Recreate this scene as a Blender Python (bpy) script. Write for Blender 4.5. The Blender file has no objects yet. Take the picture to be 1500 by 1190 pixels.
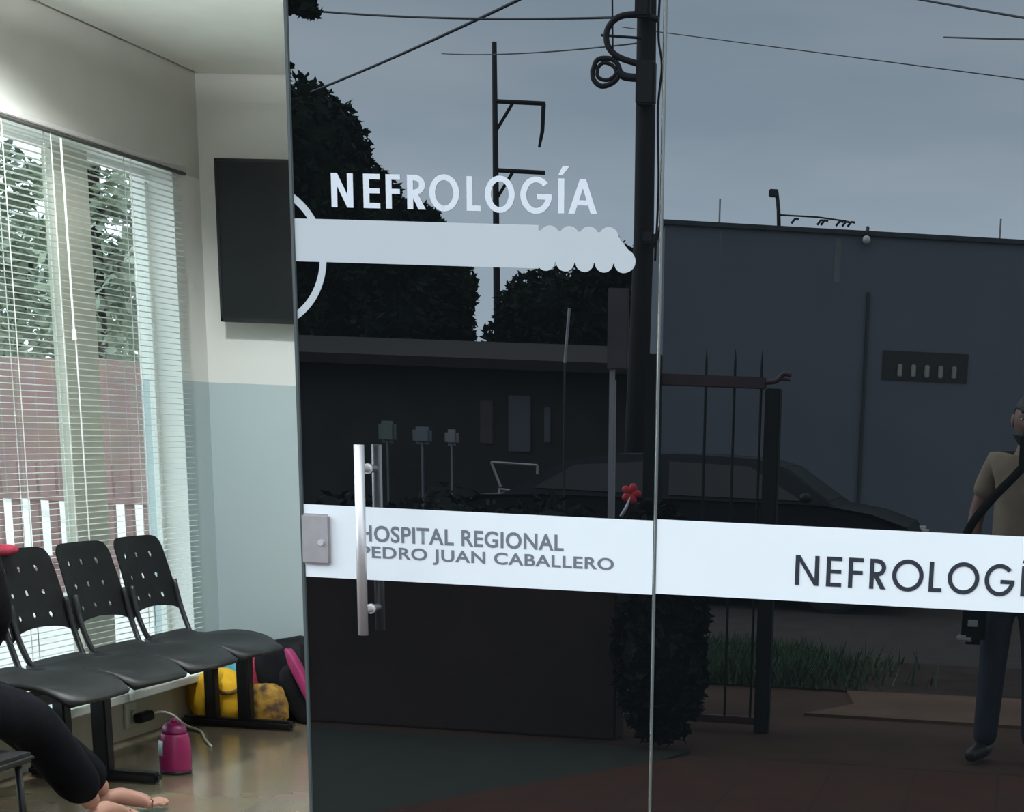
import bpy, bmesh, math, random
from mathutils import Vector, Matrix, noise
PI = math.pi
S = bpy.context.scene
COL = S.collection

# ------------------------------------------------------------------ camera, sky, exposure
F, PX, PY = 2532.34, 1152.27, 1315.70           # focal length and principal point of the (cropped) photograph, pixels
YAW, PITCH, ROLL = 0.120698, 0.262590, 0.0412877
def cam_rows():
    cy, sy, cp, sp, cr, sr = math.cos(YAW), math.sin(YAW), math.cos(PITCH), math.sin(PITCH), math.cos(ROLL), math.sin(ROLL)
    B = Matrix(((1,0,0),(0,0,-1),(0,1,0)))
    Ry = Matrix(((cy,0,sy),(0,1,0),(-sy,0,cy))); Rp = Matrix(((1,0,0),(0,cp,-sp),(0,sp,cp))); Rr = Matrix(((cr,-sr,0),(sr,cr,0),(0,0,1)))
    return Rr @ Rp @ Ry @ B
M = cam_rows()
cd = bpy.data.cameras.new('camera'); cam = bpy.data.objects.new('camera', cd); COL.objects.link(cam)
cd.sensor_width = 36.0; cd.lens = 36.0*F/1500.0
cd.shift_x = (750-PX)/1500.0; cd.shift_y = (PY-595)/1500.0
cd.clip_start = 0.005; cd.clip_end = 500
mw = Matrix((M[0], -Vector(M[1]), -Vector(M[2]))).transposed().to_4x4()
mw.translation = Vector((0, -4.24, 1.58))
cam.matrix_world = mw
S.camera = cam

S.view_settings.view_transform = 'Standard'
S.view_settings.look = 'None'
S.view_settings.gamma = 1.0
S.view_settings.exposure = 0.0
S.view_settings.use_curve_mapping = False
SKY_GLOW = 5.0
FILL_DOWN, FILL_UP, FILL_SPOT = 6.0, 370.0, 155.0                 # strengths of the unseen fill lights added to brighten the room

W = bpy.data.worlds.new('overcast_sky'); S.world = W; W.use_nodes = True
nt = W.node_tree; nt.nodes.clear()
def N(tree, typ, **kw):
    n = tree.nodes.new(typ)
    for k, v in kw.items():
        if k.startswith('i_'):
            n.inputs[k[2:].replace('_', ' ')].default_value = v
        else: setattr(n, k, v)
    return n
tc = N(nt, 'ShaderNodeTexCoord'); sep = N(nt, 'ShaderNodeSeparateXYZ')
nt.links.new(tc.outputs['Generated'], sep.inputs[0])
mp = N(nt, 'ShaderNodeMapping'); mp.inputs['Scale'].default_value = (1.3, 1.3, 6.0)
nt.links.new(tc.outputs['Generated'], mp.inputs['Vector'])
nz = N(nt, 'ShaderNodeTexNoise'); nz.inputs['Scale'].default_value = 2.2; nz.inputs['Detail'].default_value = 5.0; nz.inputs['Roughness'].default_value = 0.5
nt.links.new(mp.outputs[0], nz.inputs['Vector'])
cr1 = N(nt, 'ShaderNodeValToRGB')               # cloud tone
cr1.color_ramp.elements[0].position = 0.36; cr1.color_ramp.elements[0].color = (0.66, 0.755, 0.845, 1)
cr1.color_ramp.elements[1].position = 0.66; cr1.color_ramp.elements[1].color = (0.88, 0.95, 1.0, 1)
nt.links.new(nz.outputs['Fac'], cr1.inputs['Fac'])
cr2 = N(nt, 'ShaderNodeValToRGB')               # brightness with elevation
e = cr2.color_ramp.elements
e[0].position = 0.0; e[0].color = (0.86, 0.91, 0.95, 1)
e[1].position = 1.0; e[1].color = (1, 1, 1, 1)
for p, c in ((0.10, 0.90), (0.16, 0.74), (0.24, 0.69), (0.5, 0.85)):
    k = e.new(p); k.color = (c*0.90, c*0.95, c, 1) if p < 0.4 else (c, c, c, 1)
nt.links.new(sep.outputs['Z'], cr2.inputs['Fac'])
mx = N(nt, 'ShaderNodeMix', data_type='RGBA', blend_type='MULTIPLY'); mx.inputs[0].default_value = 1.0
nt.links.new(cr1.outputs[0], mx.inputs[6]); nt.links.new(cr2.outputs[0], mx.inputs[7])
# brighter sky patch added on the left to send more light through the window
vd = N(nt, 'ShaderNodeVectorMath', operation='DOT_PRODUCT'); gd = Vector((-0.90, -0.10, 0.42)).normalized()
nt.links.new(tc.outputs['Generated'], vd.inputs[0]); vd.inputs[1].default_value = gd
mr = N(nt, 'ShaderNodeMapRange', interpolation_type='SMOOTHSTEP'); mr.inputs['From Min'].default_value = 0.82; mr.inputs['From Max'].default_value = 1.0
mr.inputs['To Min'].default_value = 1.0; mr.inputs['To Max'].default_value = SKY_GLOW
nt.links.new(vd.outputs['Value'], mr.inputs['Value'])
vs_ = N(nt, 'ShaderNodeVectorMath', operation='SCALE'); nt.links.new(mx.outputs[2], vs_.inputs[0]); nt.links.new(mr.outputs[0], vs_.inputs['Scale'])
bg = N(nt, 'ShaderNodeBackground'); bg.inputs['Strength'].default_value = 2.55
nt.links.new(vs_.outputs[0], bg.inputs['Color'])
wo = N(nt, 'ShaderNodeOutputWorld'); nt.links.new(bg.outputs[0], wo.inputs[0])

# (the fill lights added to the waiting room are built with the room)

# ------------------------------------------------------------------ materials
def lin(c): return tuple(((v/255.0)/12.92 if v/255.0 <= 0.04045 else ((v/255.0+0.055)/1.055)**2.4) for v in c)
MATS = {}
def mat(name, rgb, rough=0.6, metal=0.0, var=0.0, scale=6.0, bump=0.0, bscale=40.0, spec=0.5, stretch=None, rgb2=None, coat=0.0):
    """principled material with an optional noise mottling between two tones and a noise bump; colours are linear albedos"""
    if name in MATS: return MATS[name]
    m = bpy.data.materials.new(name); m.use_nodes = True; t = m.node_tree; b = t.nodes['Principled BSDF']
    b.inputs['Roughness'].default_value = rough; b.inputs['Metallic'].default_value = metal
    b.inputs['Specular IOR Level'].default_value = spec
    b.inputs['Coat Weight'].default_value = coat
    tcn = N(t, 'ShaderNodeTexCoord'); mpn = N(t, 'ShaderNodeMapping')
    if stretch: mpn.inputs['Scale'].default_value = stretch
    t.links.new(tcn.outputs['Object'], mpn.inputs['Vector'])
    n = N(t, 'ShaderNodeTexNoise'); n.inputs['Scale'].default_value = scale; n.inputs['Detail'].default_value = 4
    t.links.new(mpn.outputs[0], n.inputs['Vector'])
    r = N(t, 'ShaderNodeValToRGB')
    c2 = rgb2 or tuple(min(1, v*(1+var)) for v in rgb); c1 = rgb if rgb2 else tuple(v*(1-var) for v in rgb)
    r.color_ramp.elements[0].position = 0.35; r.color_ramp.elements[1].position = 0.65
    r.color_ramp.elements[0].color = (*c1, 1); r.color_ramp.elements[1].color = (*c2, 1)
    t.links.new(n.outputs['Fac'], r.inputs['Fac']); t.links.new(r.outputs[0], b.inputs['Base Color'])
    if bump:
        n2 = N(t, 'ShaderNodeTexNoise'); n2.inputs['Scale'].default_value = bscale; t.links.new(mpn.outputs[0], n2.inputs['Vector'])
        bp = N(t, 'ShaderNodeBump'); bp.inputs['Strength'].default_value = bump; bp.inputs['Distance'].default_value = 0.01
        t.links.new(n2.outputs['Fac'], bp.inputs['Height']); t.links.new(bp.outputs[0], b.inputs['Normal'])
    MATS[name] = m; return m

def glass_film():
    """dark reflective film on toughened glass: a weak mirror with a very dark see-through"""
    m = bpy.data.materials.new('tinted_reflective_glass'); m.use_nodes = True; t = m.node_tree; t.nodes.clear()
    g = N(t, 'ShaderNodeBsdfGlossy'); g.inputs['Color'].default_value = (0.90, 0.96, 1.0, 1); g.inputs['Roughness'].default_value = 0.0
    tr = N(t, 'ShaderNodeBsdfTransparent'); tr.inputs['Color'].default_value = (0.005, 0.006, 0.006, 1)
    df = N(t, 'ShaderNodeBsdfDiffuse'); df.inputs['Color'].default_value = (0.0045, 0.0055, 0.0060, 1)
    ad = N(t, 'ShaderNodeAddShader'); t.links.new(tr.outputs[0], ad.inputs[0]); t.links.new(df.outputs[0], ad.inputs[1])
    mxs = N(t, 'ShaderNodeMixShader'); mxs.inputs[0].default_value = 0.195
    t.links.new(ad.outputs[0], mxs.inputs[1]); t.links.new(g.outputs[0], mxs.inputs[2])
    o = N(t, 'ShaderNodeOutputMaterial'); t.links.new(mxs.outputs[0], o.inputs[0]); return m
def clear_pane():
    m = bpy.data.materials.new('clear_window_glass'); m.use_nodes = True; t = m.node_tree; t.nodes.clear()
    g = N(t, 'ShaderNodeBsdfGlossy'); g.inputs['Roughness'].default_value = 0.0
    tr = N(t, 'ShaderNodeBsdfTransparent'); tr.inputs['Color'].default_value = (0.93, 0.97, 0.95, 1)
    mxs = N(t, 'ShaderNodeMixShader'); mxs.inputs[0].default_value = 0.06
    t.links.new(tr.outputs[0], mxs.inputs[1]); t.links.new(g.outputs[0], mxs.inputs[2])
    o = N(t, 'ShaderNodeOutputMaterial'); t.links.new(mxs.outputs[0], o.inputs[0]); return m
def wall_dado(name, top, low, h):
    """painted wall: cream above the world height h, pale blue-green below it"""
    m = bpy.data.materials.new(name); m.use_nodes = True; t = m.node_tree; b = t.nodes['Principled BSDF']
    b.inputs['Roughness'].default_value = 0.55
    ge = N(t, 'ShaderNodeNewGeometry'); sp = N(t, 'ShaderNodeSeparateXYZ'); t.links.new(ge.outputs['Position'], sp.inputs[0])
    gt = N(t, 'ShaderNodeMath', operation='GREATER_THAN'); gt.inputs[1].default_value = h; t.links.new(sp.outputs['Z'], gt.inputs[0])
    mc = N(t, 'ShaderNodeMix', data_type='RGBA'); mc.inputs[6].default_value = (*low, 1); mc.inputs[7].default_value = (*top, 1)
    t.links.new(gt.outputs[0], mc.inputs[0]); t.links.new(mc.outputs[2], b.inputs['Base Color'])
    n2 = N(t, 'ShaderNodeTexNoise'); n2.inputs['Scale'].default_value = 60; bp = N(t, 'ShaderNodeBump'); bp.inputs['Strength'].default_value = 0.08
    t.links.new(n2.outputs['Fac'], bp.inputs['Height']); t.links.new(bp.outputs[0], b.inputs['Normal'])
    return m
def tiles(name, c1, c2, grout, sx, sy, rough, off=0.0, mortar=0.012, bump=0.15, spec=0.5):
    m = bpy.data.materials.new(name); m.use_nodes = True; t = m.node_tree; b = t.nodes['Principled BSDF']
    b.inputs['Roughness'].default_value = rough; b.inputs['Specular IOR Level'].default_value = spec
    tcn = N(t, 'ShaderNodeTexCoord')
    br = N(t, 'ShaderNodeTexBrick'); br.offset = off; br.squash = 1.0
    br.inputs['Color1'].default_value = (*c1, 1); br.inputs['Color2'].default_value = (*c2, 1); br.inputs['Mortar'].default_value = (*grout, 1)
    br.inputs['Scale'].default_value = 1.0; br.inputs['Mortar Size'].default_value = mortar*0.5
    br.inputs['Brick Width'].default_value = sx; br.inputs['Row Height'].default_value = sy
    t.links.new(tcn.outputs['Object'], br.inputs['Vector'])
    n = N(t, 'ShaderNodeTexNoise'); n.inputs['Scale'].default_value = 5; n.inputs['Detail'].default_value = 6
    t.links.new(tcn.outputs['Object'], n.inputs['Vector'])
    mc = N(t, 'ShaderNodeMix', data_type='RGBA', blend_type='MULTIPLY'); mc.inputs[0].default_value = 0.45
    t.links.new(br.outputs['Color'], mc.inputs[6]); t.links.new(n.outputs['Color'], mc.inputs[7])
    t.links.new(mc.outputs[2], b.inputs['Base Color'])
    bp = N(t, 'ShaderNodeBump'); bp.inputs['Strength'].default_value = bump; bp.inputs['Distance'].default_value = 0.004
    t.links.new(br.outputs['Fac'], bp.inputs['Height']); bp.invert = True; t.links.new(bp.outputs[0], b.inputs['Normal'])
    return m

m_glass = glass_film(); m_clear = clear_pane()
m_white_vinyl = mat('white_vinyl', (0.82, 0.86, 0.87), 0.45, var=0.01)
m_shaded_vinyl = mat('shaded_white_vinyl', (0.5, 0.535, 0.55), 0.5, var=0.01)  # white vinyl greyed to carry the shade of an eave that is not built
m_letter_white = mat('white_letter_vinyl', (0.68, 0.71, 0.75), 0.5)
m_letter_black = mat('dark_letter_vinyl', (0.018, 0.024, 0.035), 0.5)
m_letter_grey = mat('grey_letter_vinyl', (0.17, 0.18, 0.21), 0.5)
m_steel = mat('brushed_steel', (0.72, 0.70, 0.69), 0.42, 0.6, var=0.04, scale=30, stretch=(1,1,0.1))
m_lock = mat('satin_lock_steel', (0.46, 0.43, 0.43), 0.42, 0.55, var=0.06, scale=30)
m_edge = mat('polished_glass_edge', (0.17, 0.19, 0.19), 0.3, 0.4)
m_edge2 = mat('clear_door_seal', (0.07, 0.085, 0.085), 0.4)
m_wall = wall_dado('painted_wall', (0.74, 0.75, 0.72), (0.43, 0.51, 0.53), 1.70)
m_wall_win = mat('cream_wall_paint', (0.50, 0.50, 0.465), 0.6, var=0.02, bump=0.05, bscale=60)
m_wall_base = mat('beige_base_paint', (0.40, 0.36, 0.27), 0.6, var=0.05)
m_ceil = mat('white_ceiling_paint', (0.93, 0.95, 0.92), 0.8, var=0.015)
m_white = mat('white_lacquer', (0.82, 0.83, 0.80), 0.35)
m_floor = tiles('cream_floor_tiles', (0.28, 0.22, 0.15), (0.255, 0.205, 0.14), (0.20, 0.17, 0.13), 0.45, 0.45, 0.20, mortar=0.006, spec=0.8)
m_slat = mat('pale_blind_slats', (0.54, 0.58, 0.54), 0.45)
m_cord = mat('white_cord', (0.80, 0.80, 0.77), 0.6)
m_column = mat('beige_column_paint', (0.55, 0.53, 0.45), 0.7, var=0.04)
m_plastic = mat('black_seat_plastic', (0.008, 0.009, 0.010), 0.50, var=0.15, scale=80, bump=0.05, bscale=400, spec=0.30)
m_backplastic = mat('black_backrest_plastic', (0.005, 0.0055, 0.006), 0.6, var=0.15, scale=80, spec=0.10)
m_blackmetal = mat('black_painted_steel', (0.008, 0.008, 0.009), 0.45, spec=0.3)
m_tvbody = mat('black_tv_plastic', (0.007, 0.008, 0.009), 0.5, spec=0.25)
m_tvscreen = mat('switched_off_screen', (0.005, 0.006, 0.007), 0.35, spec=0.2)
m_magenta = mat('magenta_flask_plastic', (0.23, 0.008, 0.075), 0.35, var=0.08)
m_magentadark = mat('dark_magenta_lid', (0.17, 0.007, 0.07), 0.35)
m_label = mat('pale_flask_label', (0.55, 0.62, 0.64), 0.5, rgb2=(0.18, 0.40, 0.42), scale=28)
m_yellow = mat('yellow_cloth', (0.86, 0.48, 0.012), 0.75, var=0.12, scale=9, bump=0.3, bscale=25)
m_brownpat = mat('ochre_print_cloth', (0.42, 0.24, 0.03), 0.8, rgb2=(0.06, 0.025, 0.012), scale=22, bump=0.2)
m_cyan = mat('sky_blue_cloth', (0.14, 0.55, 0.78), 0.7, var=0.2, scale=10, bump=0.2)
m_pink = mat('raspberry_cloth', (0.48, 0.03, 0.10), 0.75, var=0.2, scale=12, bump=0.2)
m_redcloth = mat('dull_red_cloth', (0.30, 0.035, 0.06), 0.85, var=0.15, scale=14, bump=0.3, spec=0.1)
m_green = mat('green_cloth', (0.02, 0.14, 0.05), 0.8, var=0.1)
m_bagblack = mat('black_nylon', (0.005, 0.005, 0.007), 0.7, var=0.2, scale=14, bump=0.25, bscale=30, spec=0.12)
m_bagpink = mat('magenta_nylon', (0.27, 0.018, 0.10), 0.55, var=0.12, scale=12, bump=0.2, bscale=60)
m_cablewhite = mat('white_cable', (0.70, 0.66, 0.60), 0.5)
m_outlet = mat('aged_outlet_plastic', (0.50, 0.50, 0.38), 0.5)
m_darkcloth = mat('dark_navy_trousers', (0.0035, 0.004, 0.006), 0.85, var=0.2, scale=12, bump=0.25, bscale=18, spec=0.05)
m_blackcloth = mat('black_top_cloth', (0.005, 0.005, 0.006), 0.85, var=0.2, scale=10, bump=0.2, spec=0.05)
m_skin = mat('skin', (0.40, 0.21, 0.155), 0.55, var=0.06, scale=14)
m_skin2 = mat('tanned_skin', (0.20, 0.105, 0.075), 0.55, var=0.06, scale=14)
m_hair = mat('black_hair', (0.010, 0.010, 0.011), 0.6, var=0.2, scale=60, bump=0.4, bscale=120)
m_beige = mat('beige_shirt_cloth', (0.24, 0.19, 0.135), 0.9, spec=0.1, var=0.10, scale=10, bump=0.2, bscale=30)
m_jeans = mat('dark_jeans', (0.014, 0.020, 0.034), 0.85, var=0.15, scale=20, bump=0.15, bscale=200)
m_shoe = mat('black_shoe_leather', (0.012, 0.011, 0.012), 0.45)
m_grey = mat('mid_grey_plastic', (0.30, 0.31, 0.31), 0.4)
m_eye = mat('eye_white', (0.6, 0.6, 0.58), 0.3)
m_lip = mat('lip', (0.22, 0.07, 0.06), 0.5)

# outdoors
m_ground = mat('brown_earth', (0.052, 0.028, 0.02), 0.95, var=0.25, scale=1.5, bump=0.4, bscale=8, spec=0.12)
m_soil = mat('dark_soil', (0.03, 0.019, 0.015), 0.95, var=0.3, scale=3, bump=0.5, bscale=10, spec=0.12)
m_porch = tiles('terracotta_porch_tiles', (0.082, 0.036, 0.025), (0.075, 0.038, 0.027), (0.055, 0.033, 0.025), 0.40, 0.40, 0.95, spec=0.1)
m_pale = mat('pale_concrete', (0.105, 0.062, 0.042), 0.9, var=0.15, scale=2, bump=0.2, spec=0.12)
m_asphalt = mat('asphalt', (0.046, 0.036, 0.032), 0.9, var=0.15, scale=4, bump=0.3, bscale=60, spec=0.12)
m_grassbase = mat('green_turf', (0.007, 0.009, 0.003), 0.95, var=0.4, scale=8)
m_grass = mat('grass_blades', (0.018, 0.048, 0.01), 0.7, var=0.4, scale=4)
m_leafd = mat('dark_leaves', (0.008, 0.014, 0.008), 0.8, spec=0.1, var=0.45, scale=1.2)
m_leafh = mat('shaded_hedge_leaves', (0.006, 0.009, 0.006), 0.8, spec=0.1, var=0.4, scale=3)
m_leafl = mat('pale_green_leaves', (0.27, 0.33, 0.24), 0.6, var=0.4, scale=1.2)  # leaf green lightened to include the bright veil of the blind
m_trunk = mat('dark_bark', (0.030, 0.024, 0.020), 0.9, var=0.3, scale=8, bump=0.6, bscale=20)
m_bldg = mat('blue_grey_render', (0.122, 0.138, 0.16), 0.9, var=0.05, scale=1.0, bump=0.1)
m_stain = mat('pale_wash_stain', (0.168, 0.17, 0.175), 0.9, var=0.1)
m_coping = mat('weathered_coping', (0.045, 0.055, 0.06), 0.9, var=0.2)
m_vent = mat('pale_vent_concrete', (0.34, 0.33, 0.30), 0.9, var=0.1)
m_ventdark = mat('dark_vent_panel', (0.035, 0.037, 0.034), 0.9)
m_pipe = mat('dark_conduit', (0.035, 0.038, 0.042), 0.6)
m_pole = mat('dark_wooden_pole', (0.009, 0.008, 0.009), 0.9, var=0.3, scale=10, stretch=(1,1,0.1), bump=0.3)
m_wire = mat('black_wire', (0.010, 0.010, 0.012), 0.6)
m_iron = mat('dark_painted_iron', (0.011, 0.014, 0.013), 0.7, var=0.2, spec=0.15)
m_rail = mat('dark_red_iron', (0.050, 0.022, 0.028), 0.6, var=0.2)
m_carpaint = mat('dark_car_paint', (0.006, 0.008, 0.012), 0.5, 0.0, spec=0.2)
m_carglass = mat('dark_car_glass', (0.006, 0.007, 0.009), 0.35)
m_tyre = mat('tyre_rubber', (0.012, 0.012, 0.012), 0.8)
m_chrome = mat('chrome_trim', (0.55, 0.55, 0.55), 0.2, 1.0)
m_lamp = mat('pale_lamp_glass', (0.62, 0.60, 0.58), 0.3)
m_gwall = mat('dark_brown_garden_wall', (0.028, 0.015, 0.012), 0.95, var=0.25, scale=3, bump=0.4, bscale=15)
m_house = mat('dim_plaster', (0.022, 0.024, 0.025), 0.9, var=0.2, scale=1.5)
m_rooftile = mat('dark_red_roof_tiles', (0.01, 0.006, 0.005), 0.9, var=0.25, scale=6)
m_dimpane = mat('dim_window_pane', (0.075, 0.085, 0.10), 0.6)
m_flower = mat('red_petals', (0.62, 0.020, 0.035), 0.5, var=0.15)
m_pistil = mat('white_stem', (0.62, 0.58, 0.62), 0.5)
m_palegalv = mat('galvanised_steel', (0.30, 0.30, 0.31), 0.5, 0.4)
m_board = mat('mauve_grey_board', (0.075, 0.058, 0.068), 0.8, var=0.15)
m_brickred = tiles('red_brick_wall', (0.33, 0.20, 0.18), (0.29, 0.185, 0.17), (0.34, 0.29, 0.27), 0.24, 0.075, 0.9, off=0.5, mortar=0.012)  # brick colour greyed to include the haze and veil of the blind
m_fence = mat('rust_red_fence_paint', (0.24, 0.14, 0.13), 0.7, var=0.15)
m_daylit_white = mat('daylit_ground_white', (0.88, 0.87, 0.85), 0.9, var=0.03)
m_paver = mat('light_paving', (0.50, 0.47, 0.45), 0.9, var=0.08)

# ------------------------------------------------------------------ mesh helpers
def bm_obj(name, bm, m, parent=None, smooth=False):
    me = bpy.data.meshes.new(name); bmesh.ops.recalc_face_normals(bm, faces=bm.faces)
    bm.to_mesh(me); bm.free()
    me.materials.append(m)
    if smooth:
        for p in me.polygons: p.use_smooth = True
    o = bpy.data.objects.new(name, me); COL.objects.link(o)
    if parent: o.parent = parent
    return o
def raw_obj(name, V, Fc, m, parent=None, smooth=False):
    me = bpy.data.meshes.new(name); me.from_pydata(V, [], Fc); me.update(); me.materials.append(m)
    if smooth:
        for p in me.polygons: p.use_smooth = True
    o = bpy.data.objects.new(name, me); COL.objects.link(o)
    if parent: o.parent = parent
    return o
def empty(name, loc=(0,0,0)):
    o = bpy.data.objects.new(name, None); o.empty_display_size = 0.1; o.location = loc; COL.objects.link(o); return o
def tag(o, label=None, cat=None, group=None, kind=None):
    if label: o['label'] = label
    if cat: o['category'] = cat
    if group: o['group'] = group
    if kind: o['kind'] = kind
    return o
def struct(o, label=None, cat=None): return tag(o, label, cat, None, 'structure')
def boxes(lst, bev=0.0):
    """one bmesh of several boxes (min corner, max corner)"""
    out = bmesh.new()
    for a, b in lst:
        t = bmesh.new(); bmesh.ops.create_cube(t, size=1.0)
        for v in t.verts:
            v.co = Vector(((a[0]+b[0])/2+v.co.x*(b[0]-a[0]), (a[1]+b[1])/2+v.co.y*(b[1]-a[1]), (a[2]+b[2])/2+v.co.z*(b[2]-a[2])))
        if bev: bmesh.ops.bevel(t, geom=t.edges[:], offset=bev, segments=2, affect='EDGES')
        merge(out, t)
    return out
def merge(dst, src, mtx=None):
    me = bpy.data.meshes.new('tmp'); src.to_mesh(me); src.free()
    if mtx: me.transform(mtx)
    dst.from_mesh(me); bpy.data.meshes.remove(me)
def frame_of(d):
    d = d.normalized(); up = Vector((0,0,1)) if abs(d.z) < 0.95 else Vector((1,0,0))
    x = up.cross(d).normalized(); return x, d.cross(x)
def tube(bm, pts, r, seg=8, cap=True):
    """round tube along pts; r a number or a list"""
    pts = [Vector(p) for p in pts]; n = len(pts); rr = r if isinstance(r, (list, tuple)) else [r]*n
    rings = []; prev = None
    for i, p in enumerate(pts):
        d = (pts[min(i+1, n-1)]-pts[max(i-1, 0)])
        x, y = frame_of(d)
        if prev is not None:
            x = (prev - d.normalized()*prev.dot(d.normalized())).normalized(); y = d.normalized().cross(x)
        prev = x
        rings.append([bm.verts.new(p + (x*math.cos(2*PI*k/seg)+y*math.sin(2*PI*k/seg))*rr[i]) for k in range(seg)])
    for i in range(n-1):
        for k in range(seg):
            bm.faces.new((rings[i][k], rings[i][(k+1) % seg], rings[i+1][(k+1) % seg], rings[i+1][k]))
    if cap: bm.faces.new(rings[0]); bm.faces.new(list(reversed(rings[-1])))
def lathe(bm, prof, c=(0,0,0), seg=24):
    rings = []
    for r, z in prof:
        rings.append([bm.verts.new((c[0]+r*math.cos(2*PI*k/seg), c[1]+r*math.sin(2*PI*k/seg), c[2]+z)) for k in range(seg)])
    for i in range(len(prof)-1):
        for k in range(seg): bm.faces.new((rings[i][k], rings[i][(k+1) % seg], rings[i+1][(k+1) % seg], rings[i+1][k]))
    bm.faces.new(rings[0]); bm.faces.new(list(reversed(rings[-1])))
def prism_xz(bm, pts, y0, y1):
    """polygon in the XZ plane extruded from y0 to y1"""
    a = [bm.verts.new((p[0], y0, p[1])) for p in pts]; b = [bm.verts.new((p[0], y1, p[1])) for p in pts]
    n = len(pts); bm.faces.new(a); bm.faces.new(list(reversed(b)))
    for i in range(n): bm.faces.new((a[i], b[i], b[(i+1) % n], a[(i+1) % n]))
def prism_xy(bm, pts, z0, z1):
    a = [bm.verts.new((p[0], p[1], z0)) for p in pts]; b = [bm.verts.new((p[0], p[1], z1)) for p in pts]
    n = len(pts); bm.faces.new(list(reversed(a))); bm.faces.new(b)
    for i in range(n): bm.faces.new((a[i], a[(i+1) % n], b[(i+1) % n], b[i]))
def ellipsoid(bm, c, r, seg=16, rings=10, mtx=None, fn=None):
    t = bmesh.new(); bmesh.ops.create_uvsphere(t, u_segments=seg, v_segments=rings, radius=1.0)
    for v in t.verts:
        p = fn(v.co.copy()) if fn else v.co
        v.co = Vector((p.x*r[0], p.y*r[1], p.z*r[2]))
        if mtx: v.co = mtx @ v.co
        v.co += Vector(c)
    merge(bm, t)
def wire(name, pts, r, m, parent=None, sag=0.0, seg=6, n=16):
    P = [Vector(p) for p in pts]
    if len(P) == 2:
        P = [P[0].lerp(P[1], i/n) - Vector((0,0,sag*4*(i/n)*(1-i/n))) for i in range(n+1)]
    bm = bmesh.new(); tube(bm, P, r, seg); return bm_obj(name, bm, m, parent, True)
def spline(pts, n=8):
    """Catmull-Rom through pts"""
    P = [Vector(p) for p in pts]; P = [P[0]*2-P[1]] + P + [P[-1]*2-P[-2]]; out = []
    for i in range(1, len(P)-2):
        for k in range(n):
            t = k/n; a, b, c, d = P[i-1], P[i], P[i+1], P[i+2]
            out.append(0.5*((2*b)+(c-a)*t+(2*a-5*b+4*c-d)*t*t+(3*b-a-3*c+d)*t*t*t))
    out.append(P[-2]); return out
DG = None
def skin_bm(verts, edges, radii, sub=2, root=0):
    """body surface grown over a skeleton with the Skin modifier, returned as a bmesh"""
    me = bpy.data.meshes.new('skel'); me.from_pydata(verts, edges, []); me.update()
    o = bpy.data.objects.new('skel', me); COL.objects.link(o)
    o.modifiers.new('Skin', 'SKIN').use_smooth_shade = True
    sk = me.skin_vertices[0].data
    for i, r in enumerate(radii):
        sk[i].radius = (r, r) if not isinstance(r, (tuple, list)) else r
        sk[i].use_root = (i == root)
    ss = o.modifiers.new('Sub', 'SUBSURF'); ss.levels = sub; ss.render_levels = sub
    dg = bpy.context.evaluated_depsgraph_get(); dg.update()
    e2 = o.evaluated_get(dg); m2 = bpy.data.meshes.new_from_object(e2, depsgraph=dg)
    bm = bmesh.new(); bm.from_mesh(m2); bpy.data.meshes.remove(m2)
    bpy.data.objects.remove(o); bpy.data.meshes.remove(me)
    return bm
def chain(points, radii, sub=2):
    n = len(points); return skin_bm(points, [(i, i+1) for i in range(n-1)], radii, sub)

# ------------------------------------------------------------------ room shell
ZF, XW, YB, ZC = 0.18, -3.77, 3.72, 3.02
Y0w, Y1w, ZB, ZT = 0.45, 3.46, 0.42, 2.58        # window opening in the left wall
struct(bm_obj('floor', boxes([((XW-0.2, 0.0, 0.0), (3.2, YB+0.2, ZF))]), m_floor))
struct(bm_obj('ceiling', boxes([((XW+0.022, -0.02, ZC), (3.2, YB-0.012, ZC+0.05)), ((XW-0.2, -0.02, ZC+0.05), (3.2, YB+0.2, ZC+0.15))]), m_ceil))
struct(bm_obj('wall_back', boxes([((XW-0.2, YB, 0.0), (3.2, YB+0.2, ZC+0.05))]), m_wall))
struct(bm_obj('wall_left', boxes([((XW-0.2, 0.0, ZT), (XW, YB, ZC+0.05)), ((XW-0.2, 0.0, ZB-0.06), (XW, Y0w, ZT))]), m_wall_win))
struct(bm_obj('wall_left_corner', boxes([((XW-0.2, Y1w, ZB-0.06), (XW, YB, ZT))]), m_wall))
struct(bm_obj('wall_left_base', boxes([((XW-0.2, 0.0, 0.0), (XW, YB, ZB-0.06))]), m_wall_base))
struct(bm_obj('wall_right', boxes([((3.0, 0.0, 0.0), (3.2, YB, ZC))]), m_wall))
struct(bm_obj('wall_front', boxes([((XW-0.2, -0.12, 0.0), (-2.95, 0.04, ZC)), ((-2.95, -0.12, 2.72), (3.2, 0.04, ZC)), ((1.9, -0.12, 0.0), (3.2, 0.04, 2.72))]), m_wall_win))
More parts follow.
